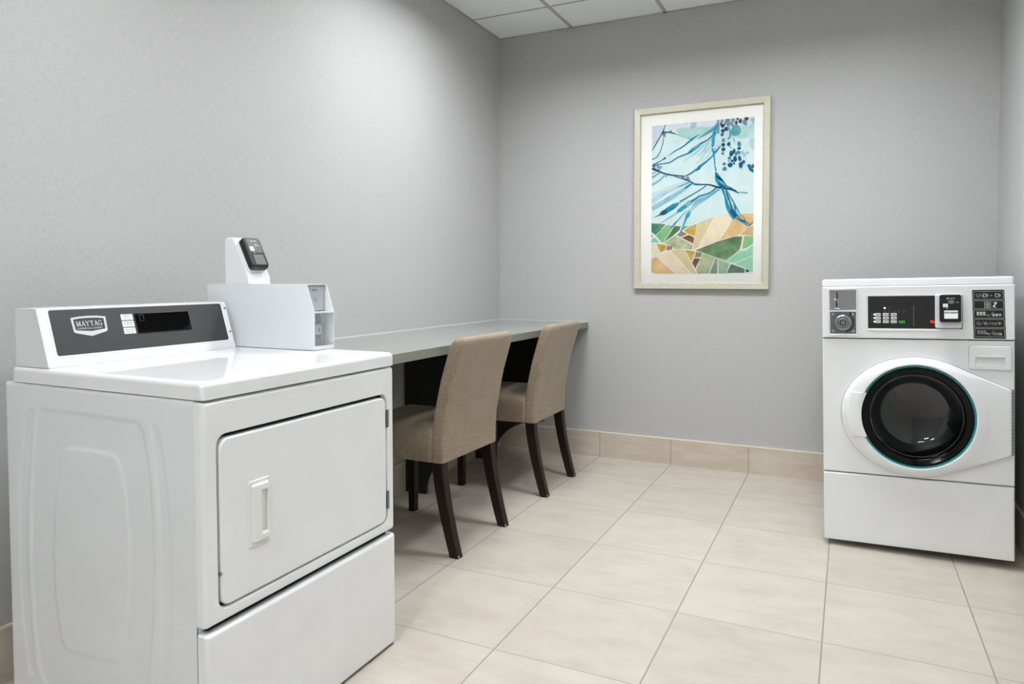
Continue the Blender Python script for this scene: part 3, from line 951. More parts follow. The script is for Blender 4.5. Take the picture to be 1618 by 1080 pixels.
# front panel with door opening; frame: u = y, v = z, d = x
ff = frame((0, 0, 0), (0, 1, 0), (0, 0, 1), (1, 0, 0))
cy = (DY0 + DY1) / 2
bm = NB()
fz0, fz1 = 0.3655, 0.8725
dcy, dcz, dw, dh = (-3.041 - 2.435) / 2, (0.790 + 0.398) / 2, 0.610, 0.394
fc, fhh = (fz0 + fz1) / 2, fz1 - fz0
wdt = DY1 - DY0 + 0.001
rrl(bm, ff, [(cy, fc, wdt, fhh, 0.004, 0.8585), (cy, fc, wdt, fhh, 0.004, 0.876), (cy, fc, wdt - 0.002, fhh - 0.002, 0.006, 0.8815), (cy, fc, wdt - 0.008, fhh - 0.008, 0.008, 0.8862), (cy, fc, wdt - 0.018, fhh - 0.018, 0.010, 0.888),
             (dcy, dcz, dw + 0.012, dh + 0.012, 0.030, 0.888), (dcy, dcz, dw + 0.006, dh + 0.006, 0.027, 0.885), (dcy, dcz, dw + 0.004, dh + 0.004, 0.026, 0.8685)], cap0=False, cap1=False, n=8)
obj('front_panel', bm, 'enamel', t, world=True, sharp=50)
bm = NB()
rrl(bm, ff, [(dcy, dcz - 0.002, dw - 0.005, dh - 0.009, 0.026, 0.870), (dcy, dcz - 0.002, dw - 0.005, dh - 0.009, 0.026, 0.884), (dcy, dcz - 0.002, dw - 0.008, dh - 0.012, 0.024, 0.8875), (dcy, dcz - 0.002, dw - 0.017, dh - 0.021, 0.020, 0.8895)], n=8)
door = obj('door', bm, 'enamel', t, world=True, sharp=50)
# recessed pull
hy0, hy1, hz0, hz1 = -2.963, -2.900, 0.507, 0.666
hc, hv = (hy0 + hy1) / 2, (hz0 + hz1) / 2
bm = NB()
rrl(bm, ff, [(hc, hv, hy1 - hy0, hz1 - hz0, 0.003, 0.8895), (hc, hv, hy1 - hy0, hz1 - hz0, 0.003, 0.8915), (hc, hv, 0.061, 0.157, 0.003, 0.8925), (hc + 0.001, hv, 0.051, 0.140, 0.003, 0.8930), (hc + 0.001, hv, 0.049, 0.136, 0.003, 0.8965), (hc + 0.001, hv, 0.046, 0.132, 0.003, 0.8980),
             (hc + 0.0115, hv, 0.0215, 0.108, 0.003, 0.8980), (hc + 0.0120, hv, 0.0200, 0.105, 0.002, 0.8970), (hc + 0.0135, hv, 0.0165, 0.098, 0.002, 0.8900)], cap0=False, cap1=True, n=3)
obj('handle', bm, 'handle', door, world=True, label='ivory recessed pull handle')
for z0, z1 in ((0.690, 0.744), (0.438, 0.493)):
    bm = NB()
    plate(bm, ff, -2.4345, z0, -2.4255, z1, 0.886, 0.8915, 0.001, 0.0008)
    box(bm, 0.889, -2.4365, z0 + 0.008, 0.8935, -2.4305, z1 - 0.012, 0.001)
    box(bm, 0.8885, -2.4305, z0 + 0.014, 0.8925, -2.4285, z0 + 0.016)
    obj('hinge', bm, 'zinc', door, world=True, label='small zinc hinge')
bm = NB()
lathe(bm, ff, -3.0425, 0.478, [(0.004, 0.885), (0.004, 0.8893), (0.0025, 0.8905)], n=12)
obj('stop_pin', bm, 'zinc', door, world=True)
# lower access panel
bm = NB()
lz0, lz1 = 0.0055, 0.3515
lc, lh = (lz0 + lz1) / 2, lz1 - lz0
wl_ = wdt + 0.004
rrl(bm, ff, [(cy, lc, wl_ - 0.004, lh, 0.004, 0.860), (cy, lc, wl_ - 0.002, lh, 0.004, 0.879), (cy, lc, wl_ - 0.004, lh - 0.003, 0.006, 0.8855), (cy, lc, wl_ - 0.012, lh - 0.010, 0.008, 0.8895), (cy, lc, wl_ - 0.022, lh - 0.020, 0.008, 0.8905)], n=5)
obj('lower_panel', bm, 'enamel', t, world=True, sharp=50)
# lid with rounded front
bm = NB()
rrl(bm, ID, [((0.186 + 0.890) / 2, cy, 0.704, wdt + 0.001, 0.010, 0.8775), ((0.186 + 0.890) / 2, cy, 0.704, wdt + 0.002, 0.012, 0.905), ((0.186 + 0.889) / 2, cy, 0.702, wdt, 0.012, 0.912),
             ((0.186 + 0.886) / 2, cy, 0.694, wdt - 0.008, 0.012, 0.9165), ((0.186 + 0.880) / 2, cy, 0.680, wdt - 0.022, 0.012, 0.9180)], n=6)
obj('top_lid', bm, 'enamel', t, world=True, sharp=50)
# control console: prism along y
A = Vector((0.338, 0, 0.918))
Vv = Vector((-0.31051865, 0, 0.95056729))
Nn = Vector((0.95056729, 0, 0.31051865))
CYA, CYB = -3.078, -2.503
fcn = frame((0.338, -3.08, 0.918), (0, 1, 0), Vv, Nn)
bm = NB()
pr0 = [(0.200, 0.9185), (0.3365, 0.9185), (0.3330, 0.932), (0.2885, 1.0665), (0.286, 1.068), (0.200, 1.068)]
loft(bm, [[Vector((x, y, z)) for x, z in pr0] for y in (CYA, CYB)])
con = obj('control_console', bm, 'enamel_side', t, world=True, smooth=False)
bm = NB()
# bezel sheet on the sloping face with raised frame round the overlay
rrl(bm, fcn, [(0.2905, 0.0885, 0.573, 0.140, 0.003, -0.006), (0.2905, 0.0885, 0.573, 0.140, 0.003, -0.0012), (0.2905, 0.0885, 0.571, 0.138, 0.003, 0.0),
              (0.2925, 0.091, 0.540, 0.134, 0.009, 0.0002), (0.2925, 0.091, 0.538, 0.132, 0.008, 0.0016), (0.2925, 0.091, 0.533, 0.128, 0.007, 0.0016), (0.2925, 0.091, 0.531, 0.126, 0.006, 0.0004)], n=5)
obj('bezel', bm, 'enamel', con, world=True, sharp=40)
bm = NB()
plate(bm, fcn, 0.0285, 0.0295, 0.5565, 0.1525, 0.0003, 0.0010, 0.006, 0.0003)
obj('overlay_panel', bm, 'overlay', con, world=True, label='dark grey control overlay')
# badge
OD = 0.0011
bm = NB()
outer_b = [(0.079, 0.1285), (0.100, 0.1315), (0.125, 0.1325), (0.150, 0.1315), (0.1715, 0.1285), (0.1700, 0.0900), (0.166, 0.0865), (0.1255, 0.0760), (0.085, 0.0865), (0.0805, 0.0900)]
inner_b = [(0.0845, 0.1240), (0.1015, 0.1265), (0.125, 0.1272), (0.1490, 0.1265), (0.1660, 0.1240), (0.1650, 0.0960), (0.1635, 0.0940), (0.1255, 0.0895), (0.0880, 0.0940), (0.0858, 0.0960)]
loft(bm, [[fcn(u, v, OD) for u, v in outer_b], [fcn(u, v, OD + 0.0012) for u, v in outer_b], [fcn(u, v, OD + 0.0012) for u, v in inner_b], [fcn(u, v, OD + 0.0002) for u, v in inner_b]], False, False)
# slab serif word drawn from bars
def bar(a, b, wd_, d=OD + 0.0006):
    ribbon(bm, fcn, [a, b], [wd_, wd_], d)
LH, LB, LW, GAP = 0.0135, 0.1050, 0.0094, 0.0022
u0 = 0.0915
th_, tn = 0.0022, 0.0011
def lp(u, v):
    return (u0 + u * LW, LB + v * LH)
def serif(u, v, wd_=0.42):
    bar(lp(u - wd_ / 2, v), lp(u + wd_ / 2, v), 0.0010)
for ch in 'MAYTAG':
    if ch == 'M':
        bar(lp(0.12, 0), lp(0.12, 1), tn); bar(lp(0.12, 1), lp(0.55, 0.05), th_); bar(lp(0.55, 0.05), lp(0.98, 1), tn); bar(lp(0.98, 0), lp(0.98, 1), th_)
        serif(0.12, 0.02); serif(0.98, 0.02); serif(0.05, 0.97, 0.3); serif(1.05, 0.97, 0.3)
        adv = 1.22
    elif ch == 'A':
        bar(lp(0.1, 0), lp(0.5, 1), tn); bar(lp(0.5, 1), lp(0.92, 0), th_); bar(lp(0.25, 0.33), lp(0.78, 0.33), tn); serif(0.1, 0.02); serif(0.92, 0.02)
        adv = 1.06
    elif ch == 'Y':
        bar(lp(0.08, 1), lp(0.5, 0.45), th_); bar(lp(0.92, 1), lp(0.5, 0.45), tn); bar(lp(0.5, 0), lp(0.5, 0.5), th_); serif(0.5, 0.02); serif(0.1, 0.97); serif(0.9, 0.97)
        adv = 1.06
    elif ch == 'T':
        bar(lp(0.5, 0), lp(0.5, 1), th_); bar(lp(0.08, 0.96), lp(0.92, 0.96), 0.0013); bar(lp(0.1, 0.76), lp(0.1, 1), tn); bar(lp(0.9, 0.76), lp(0.9, 1), tn); serif(0.5, 0.02)
        adv = 1.06
    else:
        ps = [(0.5 + 0.44 * math.cos(math.radians(a)), 0.5 + 0.5 * math.sin(math.radians(a))) for a in range(50, 331, 20)]
        ribbon(bm, fcn, [lp(*p) for p in ps], [0.0015] * len(ps), OD + 0.0006)
        bar(lp(0.88, 0.05), lp(0.88, 0.42), th_); bar(lp(0.6, 0.42), lp(1.0, 0.42), tn); bar(lp(0.85, 0.72), lp(0.85, 0.98), tn)
        adv = 1.0
    u0 += LW * adv + GAP * 0.6
text(bm, fcn, 'COMMERCIAL LAUNDRY', 0.1245, 0.0957, 0.0052, OD + 0.0006, width=0.068)
obj('badge', bm, 'silver', con, world=True, smooth=False, label='silver shield emblem with lettering')
for z0, l1, l2 in ((0.1145, 'HEAVY DUTY', 'HIGH HEAT'), (0.0945, 'NORMAL', 'MEDIUM HEAT'), (0.0745, 'DELICATES', 'LOW HEAT')):
    bm = NB()
    plate(bm, fcn, 0.2155, z0, 0.2500, z0 + 0.0175, 0.0009, 0.0014, 0.0005, 0.0002)
    if l1 == 'HEAVY DUTY':
        text(bm, fcn, 'HEAVY', 0.2328, z0 + 0.0122, 0.0038, 0.0016, width=0.020, mi=1)
        text(bm, fcn, 'DUTY', 0.2328, z0 + 0.0070, 0.0038, 0.0016, width=0.015, mi=1)
        text(bm, fcn, l2, 0.2328, z0 + 0.0022, 0.0026, 0.0016, width=0.025, mi=1)
    else:
        text(bm, fcn, l1, 0.2328, z0 + 0.0096, 0.0040, 0.0016, width=0.027, mi=1)
        text(bm, fcn, l2, 0.2328, z0 + 0.0036, 0.0033, 0.0016, width=0.024, mi=1)
    obj('cycle_label', bm, ['label', 'ink'], con, world=True, smooth=False)
bm = NB()
plate(bm, fcn, 0.2565, 0.0735, 0.4295, 0.1325, 0.0009, 0.0042, 0.002, 0.0012)
dsp = obj('display_window', bm, 'blackgloss', con, world=True, label='black glossy display window')
bm = NB()
for a, b in (((0.268, 0.127), (0.280, 0.127)), ((0.268, 0.127), (0.268, 0.109)), ((0.268, 0.109), (0.280, 0.109)), ((0.280, 0.109), (0.280, 0.127))):
    ribbon(bm, fcn, [a, b], [0.0006, 0.0006], 0.0044)
obj('display_mark', bm, 'greypl', dsp, world=True, smooth=False)
for v in (0.136, 0.057):
    bm = NB()
    lathe(bm, fcn, 0.5700, v, [(0.0036, -0.001), (0.0036, 0.0010), (0.0026, 0.0018), (0.0012, 0.0014)], n=14)
    obj('screw', bm, 'zinc', con, world=True)

# coin box
BX0, BZ0, BZ1, BY0, BY1 = 0.176, 0.9195, 1.1265, -2.476, -2.386
t2 = bpy.data.objects.new('coin_box', None)
COL.objects.link(t2)
t2.parent = t
BT = 0.0025
fsd = frame((0, 0, 0), (1, 0, 0), (0, 0, 1), (0, -1, 0))
prof = [(BX0, BZ0), (0.646, BZ0), (0.647, 1.040), (0.617, BZ1), (BX0, BZ1)]
bm = NB()
prism(bm, fsd, prof, -(BY0), -(BY0 + BT))
prism(bm, fsd, prof, -(BY1 - BT), -(BY1))
box(bm, BX0, BY0 + BT, BZ1 - BT, 0.617, BY1 - BT, BZ1)
box(bm, BX0, BY0 + BT, BZ0, 0.646, BY1 - BT, BZ0 + BT)
box(bm, BX0, BY0 + BT, BZ0 + BT, BX0 + BT, BY1 - BT, BZ1 - BT)
box(bm, 0.598, BY0 + BT, 1.036, 0.648, BY1 - BT, 1.040)
box(bm, 0.596, BY0 + BT, BZ0 + BT, 0.600, BY1 - BT, 1.036)
box(bm, 0.6440, BY0 + BT, BZ0 + BT, 0.6465, BY1 - BT, BZ0 + 0.012)
obj('casing', bm, 'enamel_side', t2, world=True, smooth=False)
ffx = frame((0.600, 0, 0), (0, 1, 0), (0, 0, 1), (1, 0, 0))
bm = NB()
plate(bm, ffx, BY0 + 0.006, 1.042, BY1 - 0.003, BZ1 - 0.004, 0.004, 0.012, 0.002, 0.001)
text(bm, ffx, 'ENTER', BY0 + 0.040, 1.105, 0.006, 0.0123, width=0.022, mi=1)
text(bm, ffx, 'COIN', BY0 + 0.042, 1.080, 0.005, 0.0123, width=0.014, mi=1)
text(bm, ffx, 'SLIDE', BY0 + 0.045, 1.072, 0.005, 0.0123, width=0.014, mi=1)
obj('coin_slide', bm, ['zincp', 'ink'], t2, world=True, label='steel coin slide plate')
bm = NB()
lcy = -2.426
plate(bm, ffx, lcy - 0.026, 0.930, lcy + 0.026, 1.031, 0.0, 0.004, 0.006, 0.001)
for zz in (1.018, 0.943):
    lathe(bm, ffx, lcy + 0.012, zz, [(0.008, 0.004), (0.007, 0.0065), (0.003, 0.007)], n=16)
lathe(bm, ffx, lcy, 0.981, [(0.021, 0.004), (0.021, 0.014), (0.018, 0.017), (0.007, 0.017), (0.006, 0.014)], n=24)
obj('lock', bm, 'zincp', t2, world=True, label='round steel lock on its plate')
bm = NB()
lathe(bm, frame((0, BY1 - BT - 0.0002, 0), (1, 0, 0), (0, 0, 1), (0, -1, 0)), 0.634, 0.945, [(0.007, 0), (0.007, 0.0012), (0.005, 0.0016)], n=16)
obj('rivet', bm, 'plastic', t2, world=True)
# card reader on the coin box
t3 = bpy.data.objects.new('card_reader', None)
COL.objects.link(t3)
t3.parent = t
hx0, hz = 0.260, BZ1
hp = [(hx0, hz + 0.0005), (0.367, hz + 0.0005), (0.366, 1.149), (0.359, 1.160), (0.305, 1.272), (0.297, 1.282), (hx0 + 0.006, 1.283), (hx0, 1.278)]
cen = (0.305, 1.195)
bm = NB()
def hl(y, s):
    return [Vector((cen[0] + (x - cen[0]) * s, y, cen[1] + (z - cen[1]) * s if z > hz + 0.002 else z)) for x, z in hp]
loft(bm, [hl(-2.474, 0.955), hl(-2.471, 0.985), hl(-2.466, 1.0), hl(-2.388, 1.0), hl(-2.383, 0.985), hl(-2.380, 0.955)])
obj('housing', bm, 'plastic', t3, world=True, sharp=50)
# frame on the slope
VS = Vector((-0.4541, 0, 0.8910))
NS = Vector((0.8910, 0, 0.4541))
frr = frame((0.358, -2.470, 1.1655), (0, 1, 0), VS, NS)
bm = NB()
rrl(bm, frr, [(0.040, 0.060, 0.070, 0.114, 0.010, 0.0), (0.040, 0.060, 0.072, 0.116, 0.012, 0.004), (0.040, 0.060, 0.070, 0.114, 0.012, 0.006)], n=5)
obj('mounting_base', bm, 'plastic', t3, world=True)
bm = NB()
rrl(bm, frr, [(0.040, 0.060, 0.066, 0.108, 0.010, 0.005), (0.040, 0.060, 0.072, 0.114, 0.012, 0.009), (0.040, 0.061, 0.072, 0.114, 0.012, 0.022), (0.0415, 0.062, 0.066, 0.108, 0.011, 0.028), (0.042, 0.062, 0.060, 0.102, 0.010, 0.030)], n=6)
obj('reader_body', bm, 'black', t3, world=True, sharp=50)
bm = NB()
plate(bm, frr, 0.016, 0.060, 0.068, 0.111, 0.0298, 0.0304, 0.004, 0.0003)
obj('face_label', bm, 'greypl', t3, world=True, label='dark grey face with contactless marks')
bm = NB()
text(bm, frr, 'KIOSOFT', 0.044, 0.101, 0.0045, 0.0307, width=0.026)
for k_ in range(4):
    ps = [(0.040 + k_ * 0.003 + 0.004 * math.cos(math.radians(a)), 0.088 + 0.005 * math.sin(math.radians(a))) for a in range(-50, 51, 20)]
    ribbon(bm, frr, ps, [0.0009] * len(ps), 0.0307)
text(bm, frr, 'Slim', 0.060, 0.085, 0.0035, 0.0307, width=0.009, shear=0.4)
plate(bm, frr, 0.018, 0.066, 0.034, 0.082, 0.0300, 0.0308, 0.001, 0.0002)
obj('face_marks', bm, 'white', t3, world=True, smooth=False)
bm = NB()
rrl(bm, frr, [(0.042, 0.034, 0.050, 0.044, 0.004, 0.0296), (0.042, 0.034, 0.050, 0.044, 0.004, 0.0312), (0.042, 0.034, 0.044, 0.038, 0.002, 0.0312), (0.042, 0.034, 0.043, 0.037, 0.002, 0.0302)], n=4)
obj('screen_frame', bm, 'black', t3, world=True)
bm = NB()
plate(bm, frr, 0.0205, 0.0155, 0.0635, 0.0525, 0.0300, 0.0306, 0.001, 0.0002)
obj('screen', bm, 'screenoff', t3, world=True, label='unlit grey screen')
bm = NB()
plate(bm, frr, 0.028, 0.0575, 0.033, 0.0588, 0.0300, 0.0308, 0.0005, 0.0002)
obj('status_light', bm, 'greenled', t3, world=True, label='green status light')

# ------------------------------------------------------------------ washer (local: x right, y into the room's back, z up; front face at y=0)
TH = math.radians(1.2)
t = thing('washing_machine', 'white front-loading commercial washing machine with round dark door, by the back wall', 'washing machine', (2.098, -0.95, 0.0), (0, -TH, 0))
fwm = frame((0, 0, 0), (1, 0, 0), (0, 0, 1), (0, -1, 0))
WX0, WX1 = -0.0065, 0.6835
wc_, ww_ = (WX0 + WX1) / 2, WX1 - WX0
Y1 = 0.66
bm = NB()
loft(bm, [[Vector((WX0 + 0.002 if q in (0, 3) else WX1 - 0.002, yy, 0.036 if q < 2 else 1.111)) for q in range(4)] for yy in (0.0005, Y1)], False, True)
# keep the cabinet hollow behind the door: cut by building the front as its own panel
cabw = obj('cabinet', bm, 'enamel_side', t)
bm = NB()
rrl(bm, ID, [(wc_, 0.325, ww_ - 0.002, 0.672, 0.008, 1.111), (wc_, 0.325, ww_ + 0.001, 0.676, 0.010, 1.114), (wc_, 0.325, ww_ + 0.001, 0.676, 0.010, 1.133), (wc_, 0.325, ww_ - 0.004, 0.671, 0.010, 1.1385), (wc_, 0.325, ww_ - 0.014, 0.661, 0.010, 1.141)], n=5)
obj('top_lid', bm, 'enamel', t)
# control fascia
bm = NB()
plate(bm, fwm, WX0, 0.8925, WX1, 1.1095, 0.0, 0.0255, 0.004, 0.005, mi=0)
fas = obj('control_fascia', bm, 'enamel', t)
FD = 0.0256
ofs = 0.0
# coin slot module
bm = NB()
rrl(bm, fwm, [(0.0745, 1.002, 0.113, 0.198, 0.004, FD - 0.003), (0.0745, 1.002, 0.113, 0.198, 0.004, FD + 0.0030), (0.0745, 1.002, 0.109, 0.194, 0.003, FD + 0.0036), (0.0745, 1.002, 0.105, 0.190, 0.003, FD + 0.0001)], n=3, cap0=True, cap1=True)
box(bm, 0.022, -(FD + 0.0030), 1.004, 0.127, -(FD - 0.003), 1.0095)
cm = obj('coin_module_frame', bm, 'plastic', fas)
bm = NB()
plate(bm, fwm, 0.0235, 1.0105, 0.1255, 1.0940, FD - 0.002, FD + 0.0006, 0.001, 0.0003)
obj('coin_plate', bm, 'steelpl', fas, label='upper brushed steel coin plate')
bm = NB()
ribbon(bm, fwm, [(0.0505, 1.088), (0.0535, 1.064), (0.044, 1.052)], [0.004, 0.005, 0.003], FD + 0.0009)
ribbon(bm, fwm, [(0.0480, 1.049), (0.0515, 1.024)], [0.006, 0.006], FD + 0.0009)
obj('coin_slot', bm, 'gap', fas, smooth=False, label='narrow black coin slot')
bm = NB()
lathe(bm, fwm, 0.0450, 1.054, [(0.0062, FD - 0.001), (0.0062, FD + 0.004), (0.004, FD + 0.005)], n=18)
obj('slot_knob', bm, 'brass', fas)
bm = NB()
box(bm, 0.041, -(FD + 0.006), 1.014, 0.064, -(FD - 0.001), 1.0175, 0.001)
box(bm, 0.0455, -(FD + 0.002), 1.0175, 0.0475, -(FD - 0.001), 1.0495)
box(bm, 0.0535, -(FD + 0.002), 1.0175, 0.0555, -(FD - 0.001), 1.0485)
obj('slot_lip', bm, 'steel', fas)
bm = NB()
plate(bm, fwm, 0.0245, 0.911, 0.1250, 1.0030, FD - 0.002, FD + 0.0006, 0.001, 0.0003)
lkp = obj('lock_plate', bm, P('grey_lock_plate', (104, 104, 106), 0.45, metal=0.4), fas)
bm = NB()
lathe(bm, fwm, 0.0740, 0.9575, [(0.0315, FD - 0.001), (0.0315, FD + 0.004), (0.029, FD + 0.006), (0.0225, FD + 0.006), (0.0215, FD + 0.003), (0.0200, FD + 0.003), (0.0190, FD + 0.009), (0.014, FD + 0.010), (0.0135, FD + 0.006), (0.009, FD + 0.006), (0.0085, FD + 0.008)], n=40)
obj('lock', bm, 'steel', fas, label='round steel cylinder lock')
bm = NB()
lathe(bm, fwm, 0.0740, 0.9575, [(0.0212, FD + 0.0031), (0.0212, FD + 0.0040), (0.0203, FD + 0.0040), (0.0203, FD + 0.0031)], n=32, cap0=False, cap1=False)
lathe(bm, fwm, 0.0740, 0.9575, [(0.0133, FD + 0.0061), (0.0133, FD + 0.0070), (0.0092, FD + 0.0070), (0.0092, FD + 0.0061)], n=32, cap0=False, cap1=False)
obj('lock_grooves', bm, 'ink', fas)
bm = NB()
box(bm, 0.0725, -(FD + 0.0088), 0.9530, 0.0755, -(FD + 0.004), 0.9620)
obj('keyhole', bm, 'gap', fas)
for u, v in ((0.035, 0.992), (0.113, 0.992), (0.036, 0.922), (0.114, 0.921)):
    bm = NB()
    lathe(bm, fwm, u, v, [(0.0055, FD - 0.001), (0.0055, FD + 0.0015), (0.003, FD + 0.003)], n=14)
    obj('screw', bm, 'steel', fas)
bm = NB()
flat(bm, fwm, [(0.100, 0.999), (0.108, 0.999), (0.104, 0.984), (0.099, 0.980)], FD + 0.0009)
ps = [(0.0740 + 0.041 * math.cos(math.radians(a)), 0.9575 + 0.041 * math.sin(math.radians(a))) for a in range(-75, 36, 10)]
ribbon(bm, fwm, ps, [0.006] * len(ps), FD + 0.0009)
obj('lock_shield', bm, 'black', fas, smooth=False)
# display
bm = NB()
rrl(bm, fwm, [(0.337, 0.9995, 0.352, 0.147, 0.006, FD - 0.002), (0.337, 0.9995, 0.352, 0.147, 0.006, FD + 0.0018), (0.337, 0.9995, 0.346, 0.142, 0.005, FD + 0.0020), (0.339, 1.0005, 0.339, 0.135, 0.002, FD - 0.0005)], n=4)
obj('display_surround', bm, 'enamel', fas)
bm = NB()
plate(bm, fwm, 0.1700, 0.9345, 0.5080, 1.0675, FD - 0.001, FD + 0.0003, 0.001, 0.0003)
dp = obj('display_panel', bm, 'blackmat', fas, label='black button panel')
D2 = FD + 0.0005
bm = NB()
box(bm, 0.3365, -(D2 + 0.0005), 0.944, 0.3395, -D2 + 0.001, 1.029)
obj('panel_divider', bm, 'greypl', dp)
cols_b = ((0.1960, 0.2175), (0.2255, 0.2475), (0.2550, 0.2770))
rows_b = ((0.9865, 0.9975), (0.9715, 0.9830), (0.9565, 0.9680))
names_b = [['WHITES', 'NORMAL', 'BULKY'], ['COLORS', 'BRIGHTS', 'DELICATES'], ['RINSE', 'EXTRA', 'SPIN']]
for ri, (v0, v1) in enumerate(rows_b):
    for ci_, (a0, a1) in enumerate(cols_b):
        bm = NB()
        plate(bm, fwm, a0, v0, a1, v1, D2 - 0.0005, D2 + 0.0012, 0.0025, 0.0005)
        ribbon(bm, fwm, [(a0 + 0.005, (v0 + v1) / 2), (a1 - 0.003, (v0 + v1) / 2 - 0.0003)], [0.0022, 0.0022], D2 + 0.0014, mi=1)
        obj('button', bm, ['label', 'ink'], dp, smooth=False, label='pale grey push button')
    bm = NB()
    vv = (v0 + v1) / 2
    lathe(bm, fwm, 0.1935, vv, [(0.0028, D2 - 0.0005), (0.0028, D2 + 0.0008), (0.001, D2 + 0.0012)], n=10)
    obj('indicator_light', bm, 'led', dp, label='lit white indicator')
bm = NB()
for v in (0.9850, 0.9700):
    ribbon(bm, fwm, [(0.180, v), (0.277, v - 0.0004)], [0.0011, 0.0011], D2 + 0.0002)
for v in (0.992, 0.9775, 0.9625):
    ribbon(bm, fwm, [(0.180, v + 0.0004), (0.189, v)], [0.0018, 0.0018], D2 + 0.0003)
for q, u in enumerate((0.2320, 0.2500, 0.2680, 0.2855, 0.3030)):
    for vv, l_ in ((1.0080, 0.008), (1.0045, 0.010), (1.0010, 0.011)):
        ribbon(bm, fwm, [(u - l_ / 2, vv), (u + l_ / 2, vv)], [0.0012, 0.0012], D2 + 0.0003)
    ribbon(bm, fwm, [(u - 0.001, 1.0150), (u + 0.001, 1.0150)], [0.002, 0.002], D2 + 0.0003)
ribbon(bm, fwm, [(0.240, 1.0215), (0.262, 1.0212)], [0.0010, 0.0010], D2 + 0.0003)
obj('panel_printing', bm, 'greypl', dp, smooth=False)
bm = NB()
lathe(bm, fwm, 0.2325, 1.0185, [(0.0035, D2 - 0.0005), (0.0035, D2 + 0.0008), (0.001, D2 + 0.0012)], n=12)
obj('indicator_light', bm, 'led', dp, label='lit white indicator')
bm = NB()
plate(bm, fwm, 0.2850, 0.9555, 0.3065, 0.9665, D2 - 0.0005, D2 + 0.0014, 0.001, 0.0005)
obj('start_button', bm, 'green', dp, label='green start button')
bm = NB()
plate(bm, fwm, 0.3975, 0.9590, 0.4060, 0.9685, D2 - 0.0005, D2 + 0.0006, 0.001, 0.0002)
plate(bm, fwm, 0.4070, 0.9565, 0.4125, 0.9655, D2 - 0.0005, D2 + 0.0006, 0.001, 0.0002)
obj('digit_display', bm, 'red', dp, label='red glowing digits')
# card reader on the washer
cr = bpy.data.objects.new('card_reader', None)
COL.objects.link(cr)
cr.parent = t
bm = NB()
rrl(bm, fwm, [(0.459, 1.005, 0.090, 0.132, 0.005, FD), (0.459, 1.005, 0.092, 0.134, 0.006, FD + 0.012), (0.459, 1.005, 0.088, 0.130, 0.007, FD + 0.015)], n=4)
obj('mounting_base', bm, 'plastic', cr)
bm = NB()
rrl(bm, fwm, [(0.4640, 1.0170, 0.070, 0.104, 0.006, FD + 0.015), (0.4640, 1.0170, 0.074, 0.110, 0.008, FD + 0.018), (0.4635, 1.0175, 0.074, 0.110, 0.008, FD + 0.034), (0.4635, 1.0175, 0.070, 0.106, 0.007, FD + 0.038), (0.4635, 1.0175, 0.064, 0.100, 0.006, FD + 0.0385)], n=5)
obj('reader_body', bm, 'black', cr, sharp=50)
RD = FD + 0.0387
bm = NB()
# small sunk window for the display
rrl(bm, fwm, [(0.4650, 0.9935, 0.0505, 0.036, 0.002, RD - 0.001), (0.4650, 0.9935, 0.0505, 0.036, 0.002, RD + 0.0006), (0.4650, 0.9935, 0.0475, 0.033, 0.001, RD + 0.0006), (0.4650, 0.9935, 0.047, 0.0325, 0.001, RD)], n=3)
obj('screen_frame', bm, 'black', cr)
bm = NB()
plate(bm, fwm, 0.4415, 0.9773, 0.4885, 1.0097, RD - 0.0005, RD + 0.0002, 0.001, 0.0001)
flat(bm, fwm, [(0.4425, 0.9975), (0.4880, 0.9975), (0.4880, 1.0045), (0.4425, 1.0045)], RD + 0.0004, 1)
text(bm, fwm, 'READY', 0.458, 0.9995, 0.0026, RD + 0.0005, width=0.016, mi=0)
obj('screen', bm, ['screen', 'screenbar'], cr, smooth=False, label='lit pale screen')
bm = NB()
text(bm, fwm, 'KIOSOFT', 0.4670, 1.0555, 0.0042, RD + 0.0004, width=0.024)
lathe(bm, fwm, 0.4525, 1.0575, [(0.0022, RD), (0.0022, RD + 0.0004)], n=10)
ps = [(0.4655 + 0.0105 * math.cos(math.radians(a)), 1.0440 + 0.0062 * math.sin(math.radians(a))) for a in range(0, 361, 20)]
ribbon(bm, fwm, ps, [0.0007] * len(ps), RD + 0.0004)
for k_ in range(4):
    ps = [(0.4590 + k_ * 0.0030 + 0.003 * math.cos(math.radians(a)), 1.0440 + 0.0042 * math.sin(math.radians(a))) for a in range(-55, 56, 22)]
    ribbon(bm, fwm, ps, [0.0009] * len(ps), RD + 0.0004)
text(bm, fwm, 'Slim', 0.4870, 1.0400, 0.0034, RD + 0.0004, width=0.011, shear=0.4)
plate(bm, fwm, 0.4370, 1.0225, 0.4545, 1.0365, RD - 0.0003, RD + 0.0005, 0.0005, 0.0002)
obj('face_marks', bm, 'white', cr, smooth=False, label='white sticker and small white markings')
bm = NB()
lathe(bm, fwm, 0.4515, 1.0180, [(0.0018, RD - 0.0003), (0.0018, RD + 0.0006)], n=10)
obj('status_light', bm, 'greenled', cr, label='green status light')
